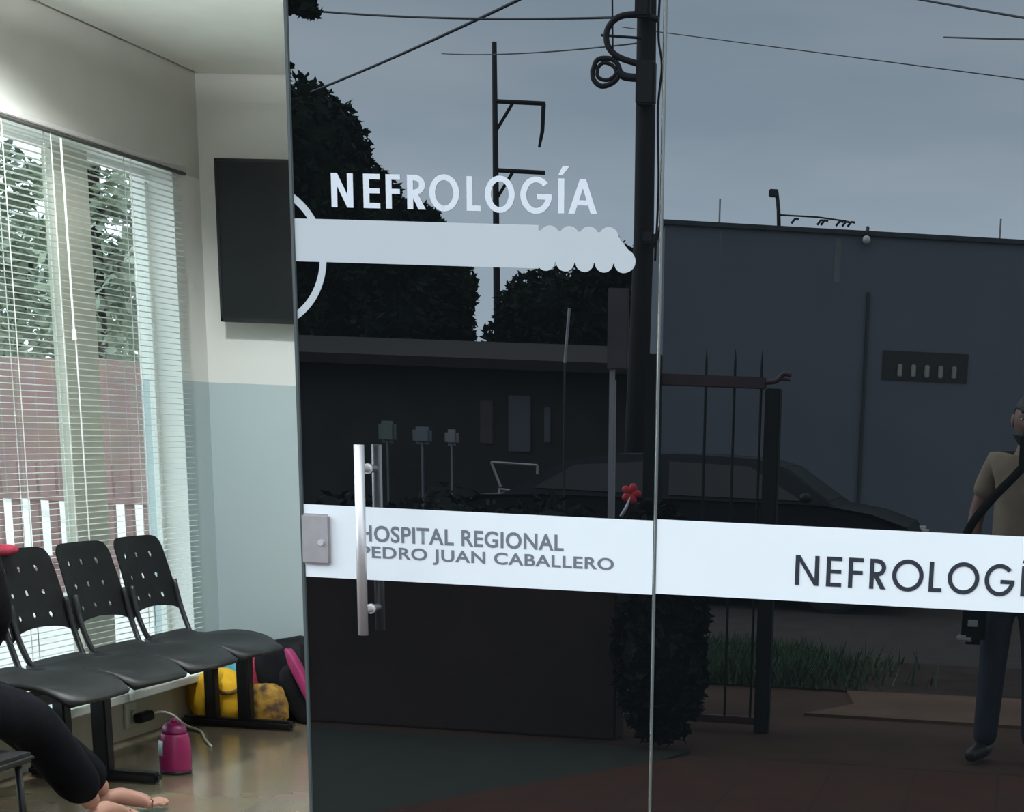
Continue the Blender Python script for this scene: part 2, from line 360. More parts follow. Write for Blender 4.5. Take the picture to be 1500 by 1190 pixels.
# sill and window with its column
struct(bm_obj('trim_1', boxes([((XW-0.2, Y0w-0.1, ZB-0.06), (XW+0.075, Y1w+0.05, ZB-0.025))], 0.004), m_white))
win = struct(empty('window_1', (XW-0.1, 1.8, ZB)))
def winpart(name, lst, m, bev=0.0):
    o = bm_obj(name, boxes(lst, bev), m); o.parent = win; o.matrix_parent_inverse = Matrix.Translation(Vector((XW-0.1, 1.8, ZB))).inverted(); return o
fx0, fx1 = XW-0.145, XW-0.115
winpart('window_frame', [((fx0, Y0w, ZB-0.025), (fx1, Y1w, ZB+0.03)), ((fx0, Y0w, ZT-0.03), (fx1, Y1w, ZT)), ((fx0, Y0w, ZB+0.03), (fx1, Y0w+0.05, ZT-0.05)),
        ((fx0, Y1w-0.03, ZB+0.03), (fx1, Y1w, ZT-0.05))], m_white, 0.003)
winpart('window_reveal', [((fx1, Y1w-0.004, ZB-0.025), (XW, Y1w, ZT)), ((fx1, Y0w, ZB-0.025), (XW, Y0w+0.004, ZT)), ((fx1, Y0w, ZT-0.004), (XW, Y1w, ZT))], m_white)
winpart('window_column', [((XW-0.155, 2.665, ZB-0.02), (XW-0.105, 2.925, ZT))], m_column)
winpart('window_pane', [((XW-0.133, Y0w+0.05, ZB+0.03), (XW-0.127, 2.665, ZT-0.05))], m_clear)
winpart('window_pane', [((XW-0.133, 2.925, ZB+0.03), (XW-0.127, Y1w-0.03, ZT-0.05))], m_clear)
struct(bm_obj('door_threshold', boxes([((-2.95, -0.16, 0.0), (1.9, -0.02, ZF-0.01))]), m_pale)); bpy.data.objects['door_threshold'].name = 'trim_2'
def under(root, o):
    """parent o to root keeping its world placement (roots are unrotated empties)"""
    o.parent = root; o.matrix_parent_inverse = Matrix.Translation(root.location).inverted(); return o

# suspended lamps added out of view to brighten the ceiling and walls
def emitter(name, st):
    m = bpy.data.materials.new(name); m.use_nodes = True; b = m.node_tree.nodes['Principled BSDF']
    b.inputs['Emission Color'].default_value = (0.96, 1.0, 1.0, 1); b.inputs['Emission Strength'].default_value = st; return m
m_lampdown = emitter('fill_lamp_glow', FILL_DOWN); m_lampup = emitter('fill_lamp_uplight', FILL_UP)
for lx, ly, lb_ in ((-2.3, 1.12, 'suspended white lamp added unseen just inside the doorway'), (1.2, 1.9, 'suspended white lamp added unseen at the far right of the waiting room')):
    cl = tag(empty('fill_lamp', (lx, ly, ZC)), lb_, 'lamp', 'suspended fill lamps added to the waiting room')
    under(cl, bm_obj('lamp_housing', boxes([((lx-0.65, ly-0.10, 2.83), (lx-0.64, ly+0.10, 2.89)), ((lx+0.64, ly-0.10, 2.83), (lx+0.65, ly+0.10, 2.89)), ((lx-0.65, ly-0.10, 2.83), (lx+0.65, ly-0.09, 2.89)), ((lx-0.65, ly+0.09, 2.83), (lx+0.65, ly+0.10, 2.89)), ((lx-0.64, ly-0.09, 2.855), (lx+0.64, ly+0.09, 2.865))]), m_white))
    under(cl, bm_obj('diffuser', boxes([((lx-0.638, ly-0.088, 2.835), (lx+0.638, ly+0.088, 2.842))]), m_lampdown))
    under(cl, bm_obj('fill_uplight', boxes([((lx-0.638, ly-0.088, 2.884), (lx+0.638, ly+0.088, 2.891))]), m_lampup))
    for dx in (-0.5, 0.5):
        bm = bmesh.new(); tube(bm, [(lx+dx, ly, 2.89), (lx+dx, ly, ZC)], 0.004, 6); under(cl, bm_obj('suspension_rod', bm, m_steel))

# ceiling spots added out of view to brighten the back wall
for lx, ly, lb_ in ((-3.12, 1.80, 'recessed round downlight added unseen in the ceiling between bench and doorway'), (-0.4, 1.85, 'recessed round downlight added unseen in the ceiling behind the dark glass')):
    dl = tag(empty('fill_downlight', (lx, ly, ZC)), lb_, 'lamp', 'ceiling spots added to light the waiting room')
    bm = bmesh.new(); lathe(bm, [(0.075,0.0),(0.095,0.0),(0.095,-0.006),(0.075,-0.010)], (lx, ly, ZC-0.001), 28); under(dl, bm_obj('trim_ring', bm, m_white, None, True))
    ld = bpy.data.lights.new('fill_beam', 'SPOT'); ld.energy = FILL_SPOT; ld.spot_size = math.radians(152); ld.spot_blend = 0.45; ld.shadow_soft_size = 0.07; ld.color = (0.95, 1.0, 1.0)
    lo = bpy.data.objects.new('fill_beam', ld); COL.objects.link(lo); lo.location = (lx, ly, ZC-0.03); under(dl, lo)

# ------------------------------------------------------------------ venetian blind
bl = tag(empty('venetian_blind', (XW+0.04, 1.9, ZB)), 'pale venetian blind covering the window behind the row of black seats', 'blind')
by0, by1 = 0.40, 3.47
xb = XW+0.030
V, Fc = [], []
npt = 92; z0, z1 = ZB+0.035, ZT-0.005
for i in range(npt):
    z = z0 + (z1-z0)*i/(npt-1)
    k = len(V); tilt = 0.10
    for y in (by0, by1):
        for j in range(4):                                   # slightly crowned slat
            u = -0.5 + j/3.0; V.append((xb + 0.019*u*math.cos(tilt), y, z + 0.019*u*math.sin(tilt) + 0.0016*(1-4*u*u)))
    for j in range(3): Fc.append((k+j, k+j+1, k+5+j, k+4+j))
so = under(bl, raw_obj('slats', V, Fc, m_slat))
sm = so.modifiers.new('thick', 'SOLIDIFY'); sm.thickness = 0.0006
under(bl, bm_obj('head_rail', boxes([((XW+0.005, by0-0.01, ZT-0.004), (XW+0.058, by1+0.01, ZT+0.016))], 0.003), m_steel))
under(bl, bm_obj('valance', boxes([((XW+0.030, by0-0.01, ZT-0.016), (XW+0.054, by1+0.012, ZT-0.004))], 0.002), mat('dark_valance', (0.05,0.052,0.045), 0.5)))
under(bl, bm_obj('bottom_rail', boxes([((xb-0.014, by0, ZB+0.008), (xb+0.014, by1, ZB+0.030))], 0.004), m_white))
for y in (0.75, 1.42, 2.06, 2.39, 3.0):
    under(bl, bm_obj('ladder_cord', boxes([((xb+0.0135, y-0.002, ZB+0.015), (xb+0.0155, y+0.002, ZT)), ((xb-0.0155, y-0.002, ZB+0.015), (xb-0.0135, y+0.002, ZT))]), m_cord))
bm = bmesh.new(); tube(bm, [(xb+0.035, 2.425, ZT-0.03), (xb+0.037, 2.43, 1.86)], 0.004, 6); tube(bm, [(xb+0.037, 2.43, 1.86), (xb+0.037, 2.43, 1.82)], 0.009, 8)
tube(bm, [(xb+0.036, 2.44, 1.82), (xb+0.036, 2.45, 0.95)], 0.003, 6)
under(bl, bm_obj('pull_cord', bm, m_cord))

# ------------------------------------------------------------------ TV on the back wall
tv = tag(empty('television', (-3.02, 3.60, 2.31)), 'switched-off black television on the back wall beside the glass door', 'television')
tx0, tx1, tz0, tz1, ty = -3.64, -2.40, 1.965, 2.655, 3.60
under(tv, bm_obj('screen', boxes([((tx0+0.012, ty-0.002, tz0+0.018), (tx1-0.012, ty+0.003, tz1-0.012))]), m_tvscreen))
bm = boxes([((tx0, ty, tz0), (tx1, ty+0.035, tz1))], 0.006); merge(bm, boxes([((tx0, ty-0.006, tz0), (tx1, ty, tz0+0.018)), ((tx0, ty-0.006, tz1-0.012), (tx1, ty, tz1)), ((tx0, ty-0.006, tz0), (tx0+0.012, ty, tz1)), ((tx1-0.012, ty-0.006, tz0), (tx1, ty, tz1))]))
under(tv, bm_obj('casing', bm, m_tvbody))
under(tv, bm_obj('wall_bracket', boxes([((-3.2, ty+0.035, 2.15), (-2.85, YB-0.001, 2.45))], 0.004), m_blackmetal))

# ------------------------------------------------------------------ bench seats
PITCH_Y = 0.447
def seat_shell(yc):
    """moulded seat: saddle dip, raised sides, waterfall front; thickness given below"""
    bm = bmesh.new(); nu, nv = 14, 10; w, x0, x1 = 0.44, -3.565, -3.10; zt = 0.635
    top = []; bot = []
    for i in range(nu+1):
        u = i/nu; rt, rb = [], []
        for j in range(nv+1):
            v = -1+2*j/nv
            hw = w/2*(1-0.10*max(0, (u-0.75)/0.25)**2)*(1-0.06*max(0, (0.2-u)/0.2))
            dip = -0.020*math.sin(PI*min(1, u*1.15))*(1-v*v)
            roll = -0.034*max(0, (u-0.62)/0.38)**2 + 0.030*math.sin(PI*min(1, u*1.05))**1.5*abs(v)**2.5
            rear = 0.020*max(0, (0.18-u)/0.18)**2
            edge = -0.012*abs(v)**6
            z = zt+dip+roll+rear+edge
            x = x0+(x1-x0)*u - 0.050*max(0, (u-0.7)/0.3)**2*abs(v)**4
            rt.append(bm.verts.new((x, yc+hw*v, z))); rb.append(bm.verts.new((x-0.004*u, yc+hw*v*0.985, z-0.014)))
        top.append(rt); bot.append(rb)
    for i in range(nu):
        for j in range(nv):
            bm.faces.new((top[i][j], top[i+1][j], top[i+1][j+1], top[i][j+1])); bm.faces.new((bot[i][j], bot[i][j+1], bot[i+1][j+1], bot[i+1][j]))
    for i in range(nu):
        bm.faces.new((top[i][0], bot[i][0], bot[i+1][0], top[i+1][0])); bm.faces.new((top[i][nv], top[i+1][nv], bot[i+1][nv], bot[i][nv]))
    for j in range(nv):
        bm.faces.new((top[0][j], top[0][j+1], bot[0][j+1], bot[0][j])); bm.faces.new((top[nu][j], bot[nu][j], bot[nu][j+1], top[nu][j+1]))
    # side lip underneath, so the shell reads as a deep moulded seat from the front
    for j in (0, nv):
        for i in range(2, nu-1): pass
    return bm
def back_shell(yc):
    """backrest panel with a grid of round ventilation holes, leaning back"""
    zb, zt, xb_, xt = 0.745, 1.048, -3.600, -3.685
    bm = bmesh.new()
    hw0, hw1 = 0.213, 0.196
    cols, rows = 5, 3
    holes = []
    for r in range(rows):
        for c in range(3 if r != 1 else 3):
            holes.append(((c-1)*0.105 + 0.0, zb+0.050+0.088*r))
    # build as a fine grid and leave out the cells that fall inside a hole
    nu, nv = 76, 64; vt, vb = {}, {}
    def pos(i, j, back):
        s = i/nu*2-1; t = j/nv
        hw = hw0+(hw1-hw0)*t
        cut = 0.030*max(0, t-0.86)/0.14
        hw -= cut*0.6*max(0, t-0.86)/0.14
        low = 0.022*(1-s*s) if t < 0.02 else 0.0
        y = yc + s*hw; z = zb+(zt-zb)*t - 0.0
        z += -0.012*(abs(s)**10)*max(0, (t-0.8)/0.2) + (0.016*(1-abs(s)**1.5))*(1-t)**3 - 0.02*(abs(s)**6)*(1-t)**3
        x = xb_+(xt-xb_)*t - 0.022*(1-s*s) - (0.005 if back else 0)
        return (x, y, z)
    keep = set()
    for i in range(nu):
        for j in range(nv):
            s = (i+0.5)/nu*2-1; t = (j+0.5)/nv; y = s*(hw0+(hw1-hw0)*t); z = zb+(zt-zb)*t
            if not any((y-a)**2+(z-b)**2 < 0.0115**2 for a, b in holes): keep.add((i, j))
    def g(d, i, j, back):
        if (i, j) not in d: d[(i, j)] = bm.verts.new(pos(i, j, back))
        return d[(i, j)]
    for i, j in keep:
        bm.faces.new([g(vt, a, b, False) for a, b in ((i,j),(i+1,j),(i+1,j+1),(i,j+1))])
        bm.faces.new([g(vb, a, b, True) for a, b in ((i,j),(i,j+1),(i+1,j+1),(i+1,j))])
    for i, j in keep:
        for di, dj, a, b in ((-1,0,(i,j),(i,j+1)),(1,0,(i+1,j),(i+1,j+1)),(0,-1,(i,j),(i+1,j)),(0,1,(i,j+1),(i+1,j+1))):
            if (i+di, j+dj) not in keep:
                bm.faces.new((vt[a], vt[b], vb[b], vb[a]))
    return bm
bench = tag(empty('waiting_bench', (-3.45, 1.9, ZF)), 'row of black perforated plastic seats on one beam under the window', 'bench')
ycs = [1.45+PITCH_Y*i for i in range(4)]
# first seat, backrest and post pair are built, the rest are copies sharing their meshes
for i, yc in enumerate(ycs):
    if i == 0:
        seat0 = under(bench, bm_obj('seat', seat_shell(yc), m_plastic, None, True))
        back0 = under(bench, bm_obj('backrest', back_shell(yc), m_backplastic))
        bars0 = []
        for s in (-1, 1):
            bm = bmesh.new(); tube(bm, spline([(-3.618, yc+s*0.188, 0.86), (-3.60, yc+s*0.192, 0.76), (-3.570, yc+s*0.188, 0.67), (-3.535, yc+s*0.17, 0.60)], 5), 0.0115, 8)
            b_ = bm_obj('back_bracket', bm, m_blackmetal, None, True); b_.parent = back0; bars0.append(b_)
        continue
    s2 = seat0.copy(); COL.objects.link(s2); s2.location.y += yc-ycs[0]
    b2 = back0.copy(); COL.objects.link(b2); b2.location.y += yc-ycs[0]
    for b_ in bars0:
        c2 = b_.copy(); COL.objects.link(c2); c2.parent = b2
under(bench, bm_obj('beam', boxes([((-3.44, ycs[0]-0.18, 0.535), (-3.38, 3.24, 0.585))], 0.006), m_blackmetal))
under(bench, bm_obj('beam', boxes([((-3.60, ycs[0]-0.18, 0.555), (-3.55, 3.24, 0.60))], 0.006), m_blackmetal))
for yl in (1.93, 3.20):
    under(bench, bm_obj('leg', boxes([((-3.445, yl-0.028, ZF+0.04), (-3.385, yl+0.028, 0.56))], 0.006), m_blackmetal))
    under(bench, bm_obj('leg', boxes([((-3.60, yl-0.028, ZF+0.04), (-3.55, yl+0.028, 0.575))], 0.006), m_blackmetal))
    under(bench, bm_obj('foot_bar', boxes([((-3.72, yl-0.028, ZF+0.004), (-3.19, yl+0.028, ZF+0.045))], 0.012), m_blackmetal))

rc = bmesh.new()
ellipsoid(rc, (-3.672, 1.79, 1.050), (0.032, 0.075, 0.022), 14, 8, fn=lambda p: p*(1+0.12*noise.noise(p*2.3)))
tag(bm_obj('red_cloth', rc, m_redcloth, None, True), 'small red cloth lying over the top of the leftmost visible seat back', 'cloth')

# ------------------------------------------------------------------ flask, bags, outlet
fl = tag(empty('flask', (-3.235, 2.15, ZF)), 'magenta flask with a pale label standing on the tiled floor', 'flask')
c = (-3.235, 2.15, ZF)
bm = bmesh.new(); lathe(bm, [(0.050,0.0),(0.057,0.004),(0.060,0.02),(0.062,0.06),(0.062,0.09),(0.058,0.13),(0.052,0.155),(0.050,0.16)], c, 32)
under(fl, bm_obj('body', bm, m_magenta, None, True))
bm = bmesh.new(); lathe(bm, [(0.047,0.16),(0.047,0.172),(0.043,0.186),(0.036,0.196),(0.020,0.203),(0.006,0.204)], c, 28)
under(fl, bm_obj('lid', bm, m_magentadark, None, True))
bm = bmesh.new(); lathe(bm, [(0.012,0.203),(0.012,0.214),(0.009,0.218)], c, 14); under(fl, bm_obj('spout', bm, m_magenta, None, True))
V, Fc = [], []
for i in range(9):
    a = PI*1.10+i*0.11
    for z, r in ((0.075, 0.0628), (0.105, 0.0625), (0.135, 0.0592)): V.append((c[0]+r*math.cos(a), c[1]+r*math.sin(a), c[2]+z))
for i in range(8):
    for j in range(2): Fc.append((i*3+j, i*3+3+j, i*3+4+j, i*3+1+j))
lb = under(fl, raw_obj('flask_label', V, Fc, m_label, None, True)); lb.modifiers.new('t', 'SOLIDIFY').thickness = 0.0006; tag(lb, 'pale printed label')
bm = bmesh.new(); lathe(bm, [(0.054,0.0),(0.0585,0.001),(0.0615,0.014),(0.055,0.0145)], c, 32); under(fl, bm_obj('base_ring', bm, m_blackmetal, None, True))

def lump(c, r, seed, amp=0.16, fr=1.8, flat=0.75, seg=28, rings=18):
    """soft bag volume: an ellipsoid with folds, flattened where it rests"""
    bm = bmesh.new()
    def fn(p):
        n = noise.noise(p*fr+Vector((seed*7.1, seed*3.3, seed)))
        n2 = noise.noise(p*fr*2.7+Vector((seed, 0, 4)))
        q = Vector((math.copysign(abs(p.x)**0.8, p.x), math.copysign(abs(p.y)**0.8, p.y), math.copysign(abs(p.z)**0.8, p.z)))
        q = q*(1+amp*n+amp*0.4*n2)
        if q.z < -flat: q.z = -flat
        return q
    ellipsoid(bm, c, r, seg, rings, fn=fn); return bm
# yellow bag on the floor under the last seat
yb = tag(empty('yellow_bag', (-3.60, 3.30, ZF)), 'bright yellow cloth bag on the floor behind the far bench leg', 'bag')
under(yb, bm_obj('bag_body', lump((-3.63, 3.40, ZF+0.105), (0.155, 0.10, 0.130), 1.0, 0.10), m_yellow, None, True))
bm = bmesh.new(); tube(bm, spline([(-3.66, 3.33, ZF+0.20), (-3.62, 3.295, ZF+0.175), (-3.57, 3.295, ZF+0.14), (-3.51, 3.305, ZF+0.15), (-3.48, 3.33, ZF+0.185)], 6), 0.009, 8)
under(yb, bm_obj('handle', bm, m_brownpat, None, True))
ob = tag(bm_obj('ochre_bag', lump((-3.385, 3.345, ZF+0.085), (0.105, 0.065, 0.105), 4.0, 0.14), m_brownpat, None, True), 'brown and ochre printed bag on the floor against the black backpack', 'bag')
bb = tag(empty('blue_pouch', (-3.58, 3.36, ZF+0.2)), 'sky blue and raspberry pouch standing behind the yellow bag', 'pouch')
under(bb, bm_obj('pouch_body', lump((-3.62, 3.56, ZF+0.18), (0.065, 0.05, 0.185), 6.0, 0.08, flat=0.95), m_cyan, None, True))
under(bb, bm_obj('side_panel', lump((-3.53, 3.57, ZF+0.175), (0.055, 0.052, 0.18), 8.0, 0.10, flat=0.95), m_pink, None, True))
under(bb, bm_obj('drawstring_top', lump((-3.58, 3.565, ZF+0.36), (0.09, 0.05, 0.025), 9.0, 0.15), m_green, None, True))
bp = tag(empty('backpack', (-3.28, 3.42, ZF)), 'black backpack with magenta stripes leaning beside the glass door edge', 'backpack')
def packshape(bm, c, r, tilt):
    mt = Matrix.Rotation(tilt, 4, 'Y')
    def fn(p):
        q = Vector((math.copysign(abs(p.x)**0.6, p.x), math.copysign(abs(p.y)**0.6, p.y), math.copysign(abs(p.z)**0.65, p.z)))
        return q*(1+0.06*noise.noise(p*2.0))
    ellipsoid(bm, c, r, 28, 20, mt, fn)
bm = bmesh.new(); packshape(bm, (-3.33, 3.53, ZF+0.185), (0.150, 0.10, 0.195), -0.30); under(bp, bm_obj('main_compartment', bm, m_bagblack, None, True))
bm = bmesh.new(); packshape(bm, (-3.235, 3.41, ZF+0.145), (0.080, 0.05, 0.14), -0.42); under(bp, bm_obj('front_pocket', bm, m_bagblack, None, True))
bm = bmesh.new(); packshape(bm, (-3.205, 3.36, ZF+0.205), (0.024, 0.035, 0.165), -0.46); under(bp, bm_obj('stripe_panel', bm, m_bagpink, None, True))
bm = bmesh.new(); packshape(bm, (-3.135, 3.44, ZF+0.23), (0.030, 0.05, 0.155), -0.36); under(bp, bm_obj('stripe_panel', bm, m_bagpink, None, True))
bm = bmesh.new(); tube(bm, spline([(-3.42, 3.38, ZF+0.33), (-3.41, 3.38, ZF+0.37), (-3.36, 3.38, ZF+0.375), (-3.33, 3.38, ZF+0.345)], 6), 0.010, 8); under(bp, bm_obj('grab_loop', bm, m_bagblack, None, True))

ol = tag(empty('wall_outlet', (XW, 2.80, 0.29)), 'cream wall outlet under the window sill behind the bench', 'outlet')
under(ol, bm_obj('plate', boxes([((XW, 2.755, 0.225), (XW+0.010, 2.855, 0.335))], 0.004), m_outlet))
under(ol, bm_obj('socket', boxes([((XW+0.010, 2.80, 0.25), (XW+0.016, 2.84, 0.30))], 0.003), m_outlet))
ch = tag(empty('phone_charger', (XW+0.03, 2.87, 0.275)), 'black plug with a white cable in the outlet behind the bench', 'charger')
under(ch, bm_obj('plug', boxes([((XW+0.016, 2.805, 0.245), (XW+0.055, 2.93, 0.285))], 0.006), m_blackmetal))
bm = bmesh.new(); tube(bm, spline([(XW+0.035, 2.93, 0.265), (XW+0.045, 3.00, 0.267), (XW+0.07, 3.06, 0.245), (XW+0.12, 3.08, 0.20), (XW+0.22, 3.02, ZF+0.006), (XW+0.32, 2.85, ZF+0.006), (XW+0.42, 2.7, ZF+0.006)], 6), 0.006, 8)
under(ch, bm_obj('cable', bm, m_cablewhite, None, True))

# ------------------------------------------------------------------ lettering
TH = 0.0009; NP = 0
def disc(cx, cz, r, n=28): poly(bm, [(cx+r*math.cos(2*PI*k/n), cz+r*math.sin(2*PI*k/n)) for k in range(n)])
def stroke(bm, a, b, t):
    a, b = Vector((a[0], 0, a[1])), Vector((b[0], 0, b[1])); d = (b-a).normalized(); n = Vector((-d.z, 0, d.x))*t/2
    poly(bm, [((a+n).x, (a+n).z), ((b+n).x, (b+n).z), ((b-n).x, (b-n).z), ((a-n).x, (a-n).z)])
def poly(bm, pts):
    global NP; NP += 1
    if sum(pts[i-1][0]*pts[i][1]-pts[i][0]*pts[i-1][1] for i in range(len(pts))) < 0: pts = pts[::-1]
    prism_xz(bm, pts, -TH-(NP % 40)*1.2e-5, 0)
def arc(bm, c, rx, rz, t, a0, a1, n=40):
    for i in range(n):
        u, v = a0+(a1-a0)*i/n, a0+(a1-a0)*(i+1)/n
        P = [(c[0]+rx*math.cos(u), c[1]+rz*math.sin(u)), (c[0]+rx*math.cos(v), c[1]+rz*math.sin(v)),
             (c[0]+(rx-t)*math.cos(v), c[1]+(rz-t)*math.sin(v)), (c[0]+(rx-t)*math.cos(u), c[1]+(rz-t)*math.sin(u))]
        poly(bm, P)
def geo_letter(bm, ch, w, t):
    """geometric sans capital, cap height 1, width w, stroke t"""
    if ch == 'N':
        poly(bm, [(0,0),(t,0),(t,1),(0,1)]); poly(bm, [(w-t,0),(w,0),(w,1),(w-t,1)]); poly(bm, [(0,1),(t*1.05,1),(w,0),(w-t*1.05,0)])
    elif ch in 'EF':
        poly(bm, [(0,0),(t,0),(t,1),(0,1)]); poly(bm, [(0,1-t*0.95),(w,1-t*0.95),(w,1),(0,1)]); poly(bm, [(0,0.5-t*0.4),(w*0.97,0.5-t*0.4),(w*0.97,0.5+t*0.5),(0,0.5+t*0.5)])
        if ch == 'E': poly(bm, [(0,0),(w,0),(w,t*0.95),(0,t*0.95)])
    elif ch == 'R':
        poly(bm, [(0,0),(t,0),(t,1),(0,1)]); r = 0.29
        poly(bm, [(0,1-t*0.95),(w*0.97-r,1-t*0.95),(w*0.97-r,1),(0,1)]); poly(bm, [(0,1-2*r),(w*0.97-r,1-2*r),(w*0.97-r,1-2*r+t*0.95),(0,1-2*r+t*0.95)])
        arc(bm, (w*0.97-r, 1-r), r, r, t, -PI/2, PI/2, 24)
        poly(bm, [(w*0.22,1-2*r+t*0.2),(w*0.22+t*1.15,1-2*r+t*0.2),(w,0),(w-t*1.25,0)])
    elif ch == 'O': arc(bm, (w/2, 0.5), w/2, 0.535, t, 0, 2*PI, 56)
    elif ch == 'L': poly(bm, [(0,0),(t,0),(t,1),(0,1)]); poly(bm, [(0,0),(w,0),(w,t*0.95),(0,t*0.95)])
    elif ch == 'G':
        arc(bm, (w*0.52, 0.5), w*0.52, 0.535, t, 0.72, 2*PI-0.05, 52)
        poly(bm, [(w*0.55,0.38),(w*1.035,0.38),(w*1.035,0.38+t*0.95),(w*0.55,0.38+t*0.95)])
    elif ch == 'I':
        poly(bm, [(0,0),(t,0),(t,1),(0,1)]); poly(bm, [(0.00,1.10),(t*0.75,1.10),(t*1.9,1.36),(t*0.75,1.36)])
    elif ch == 'A':
        poly(bm, [(0,0),(t*1.08,0),(w/2+t*0.5,1),(w/2-t*0.5,1)]); poly(bm, [(w-t*1.08,0),(w,0),(w/2+t*0.5,1),(w/2-t*0.5,1)]); poly(bm, [(w*0.22,0.24),(w*0.78,0.24),(w*0.70,0.24+t*0.9),(w*0.30,0.24+t*0.9)])
def geo_word(spec, t, x, z, h, sx=1.0):
    """spec: (letter, start, width) in cap heights"""
    out = bmesh.new()
    for ch, s, w in spec:
        b = bmesh.new(); geo_letter(b, ch, w, t)
        merge(out, b, Matrix.Translation((x+s*h*sx, 0, z)) @ Matrix.Diagonal((h*sx, 1, h, 1)))
    return out
def font_text(txt, x0, x1, z, h, m, y, weight=0.0):
    cu = bpy.data.curves.new('txt', 'FONT'); cu.body = txt; cu.size = 1.0; cu.offset = weight; cu.space_character = 1.06
    o_ = bpy.data.objects.new('txt', cu); COL.objects.link(o_)
    dg = bpy.context.evaluated_depsgraph_get(); dg.update()
    me = bpy.data.meshes.new_from_object(o_.evaluated_get(dg), depsgraph=dg)
    bpy.data.objects.remove(o_); bpy.data.curves.remove(cu)
    xs = [v.co.x for v in me.vertices]; ys = [v.co.y for v in me.vertices]
    a, b, c_, d = min(xs), max(xs), min(ys), max(ys)
    for v in me.vertices:
        v.co = Vector((x0+(v.co.x-a)/(b-a)*(x1-x0), y, z+(v.co.y-c_)/(d-c_)*h))
    bm = bmesh.new(); bm.from_mesh(me); bpy.data.meshes.remove(me); return bm

# ------------------------------------------------------------------ glass doors
GT = 0.010
d1 = struct(empty('door_1', (-1.32, 0.0, ZF)), 'dark reflective glass door leaf with a steel bar handle', 'glass door')
xl, xj, zt_ = -1.772, -0.880, 2.70
under(d1, bm_obj('glass_pane', boxes([((xl, 0.0, ZF+0.01), (xj, GT, zt_))]), m_glass))
under(d1, bm_obj('edge_seal', boxes([((xl-0.010, -0.004, ZF+0.01), (xl, GT+0.004, zt_))], 0.002), m_edge2))
wb = under(d1, bm_obj('white_band', boxes([((xl, -0.0012, 1.181), (xj, -0.0002, 1.360))]), m_white_vinyl)); tag(wb, 'white band across the door leaf')
o = bm_obj('band_lettering', font_text('HOSPITAL REGIONAL', -1.628, -1.104, 1.2755, 0.0405, m_letter_grey, -0.0018, 0.022), m_letter_grey)
bm2 = font_text('PEDRO JUAN CABALLERO', -1.626, -0.977, 1.2265, 0.0385, m_letter_grey, -0.0018, 0.022)
bmx = bmesh.new(); bmx.from_mesh(o.data); merge(bmx, bm2); bmx.to_mesh(o.data); bmx.free()
o.parent = wb; tag(o, 'grey HOSPITAL REGIONAL PEDRO JUAN CABALLERO lettering')
# white NEFROLOGIA lettering
spec_w = [('N',0,.62),('E',.915,.47),('F',1.55,.41),('R',2.155,.52),('O',2.78,.84),('L',3.83,.39),('O',4.34,.83),('G',5.33,.84),('I',6.38,.15),('A',6.66,.80)]
bm = geo_word(spec_w, 0.165, -1.678, 2.0580, 0.0765, 1.138)
ltr = under(d1, bm_obj('name_lettering', bm, m_letter_white)); ltr.location.y -= 0.0002; tag(ltr, 'white NEFROLOGÍA lettering')
# pale emblem: a round-toothed bar passing through a ring
bm = bmesh.new()
zt1, zb1 = 2.0305, 1.9335
body = [(xl, zb1), (xl, zt1), (-1.19, zt1), (-1.005, zt1-0.004), (-0.985, zt1-0.010), (-0.945, 1.975), (-0.945, 1.955), (-1.19, zb1+0.014), (-1.19, zb1)]
poly(bm, [(xl, zb1), (-1.170, zb1), (-1.170, zt1), (xl, zt1)])
poly(bm, [(-1.19, zb1+0.016), (-0.962, zb1+0.016), (-0.940, 1.962), (-0.985, zt1-0.010), (-1.005, zt1-0.012), (-1.19, zt1-0.012)])
for k in range(5): disc(-1.152+0.0470*k, zb1+0.018, 0.0225)
disc(-0.9605, zb1+0.0225, 0.0255)
for k in range(5): disc(-1.190+0.0475*k, zt1-0.024, 0.0240)
stroke(bm, (-1.000, zt1-0.012), (-0.945, 1.958), 0.020)
cxr, czr, rr = -1.865, 1.943, 0.170
a_top = math.acos((xl-cxr)/rr)
arc(bm, (cxr, czr), rr, rr, 0.0165, math.asin((zt1-czr)/rr)-0.06, a_top+0.0, 24)
arc(bm, (cxr, czr), rr, rr, 0.0165, -a_top, -0.04, 32)
em = under(d1, bm_obj('emblem', bm, m_shaded_vinyl)); em.location.y -= 0.0002; tag(em, 'white emblem of a scalloped bar through a ring, greyed as shade')
# lock plate
bm = boxes([((xl-0.004, -0.012, 1.213), (-1.702, -0.0012, 1.338))], 0.005)
lk = under(d1, bm_obj('lock_case', bm, m_lock)); tag(lk, 'brushed steel lock case')
bm = bmesh.new(); tube(bm, [(-1.725, -0.012, 1.268), (-1.725, -0.016, 1.268)], 0.0075, 16)
o = bm_obj('key_cylinder', bm, m_steel); o.parent = lk
# bar handle
hx = -1.602
bm = bmesh.new(); tube(bm, [(hx, -0.060, 1.049), (hx, -0.060, 1.511)], 0.0125, 20)
hb = under(d1, bm_obj('handle', bm, m_steel, None, False)); tag(hb, 'tall brushed steel bar handle')
for p in hb.data.polygons: p.use_smooth = len(p.vertices) == 4
for z in (1.453, 1.109):
    bm = bmesh.new(); tube(bm, [(hx, -0.060, z), (hx, 0.0, z)], 0.0085, 14); tube(bm, [(hx, -0.006, z), (hx, -0.0003, z)], 0.0125, 18)
    o = bm_obj('standoff', bm, m_steel); o.parent = hb
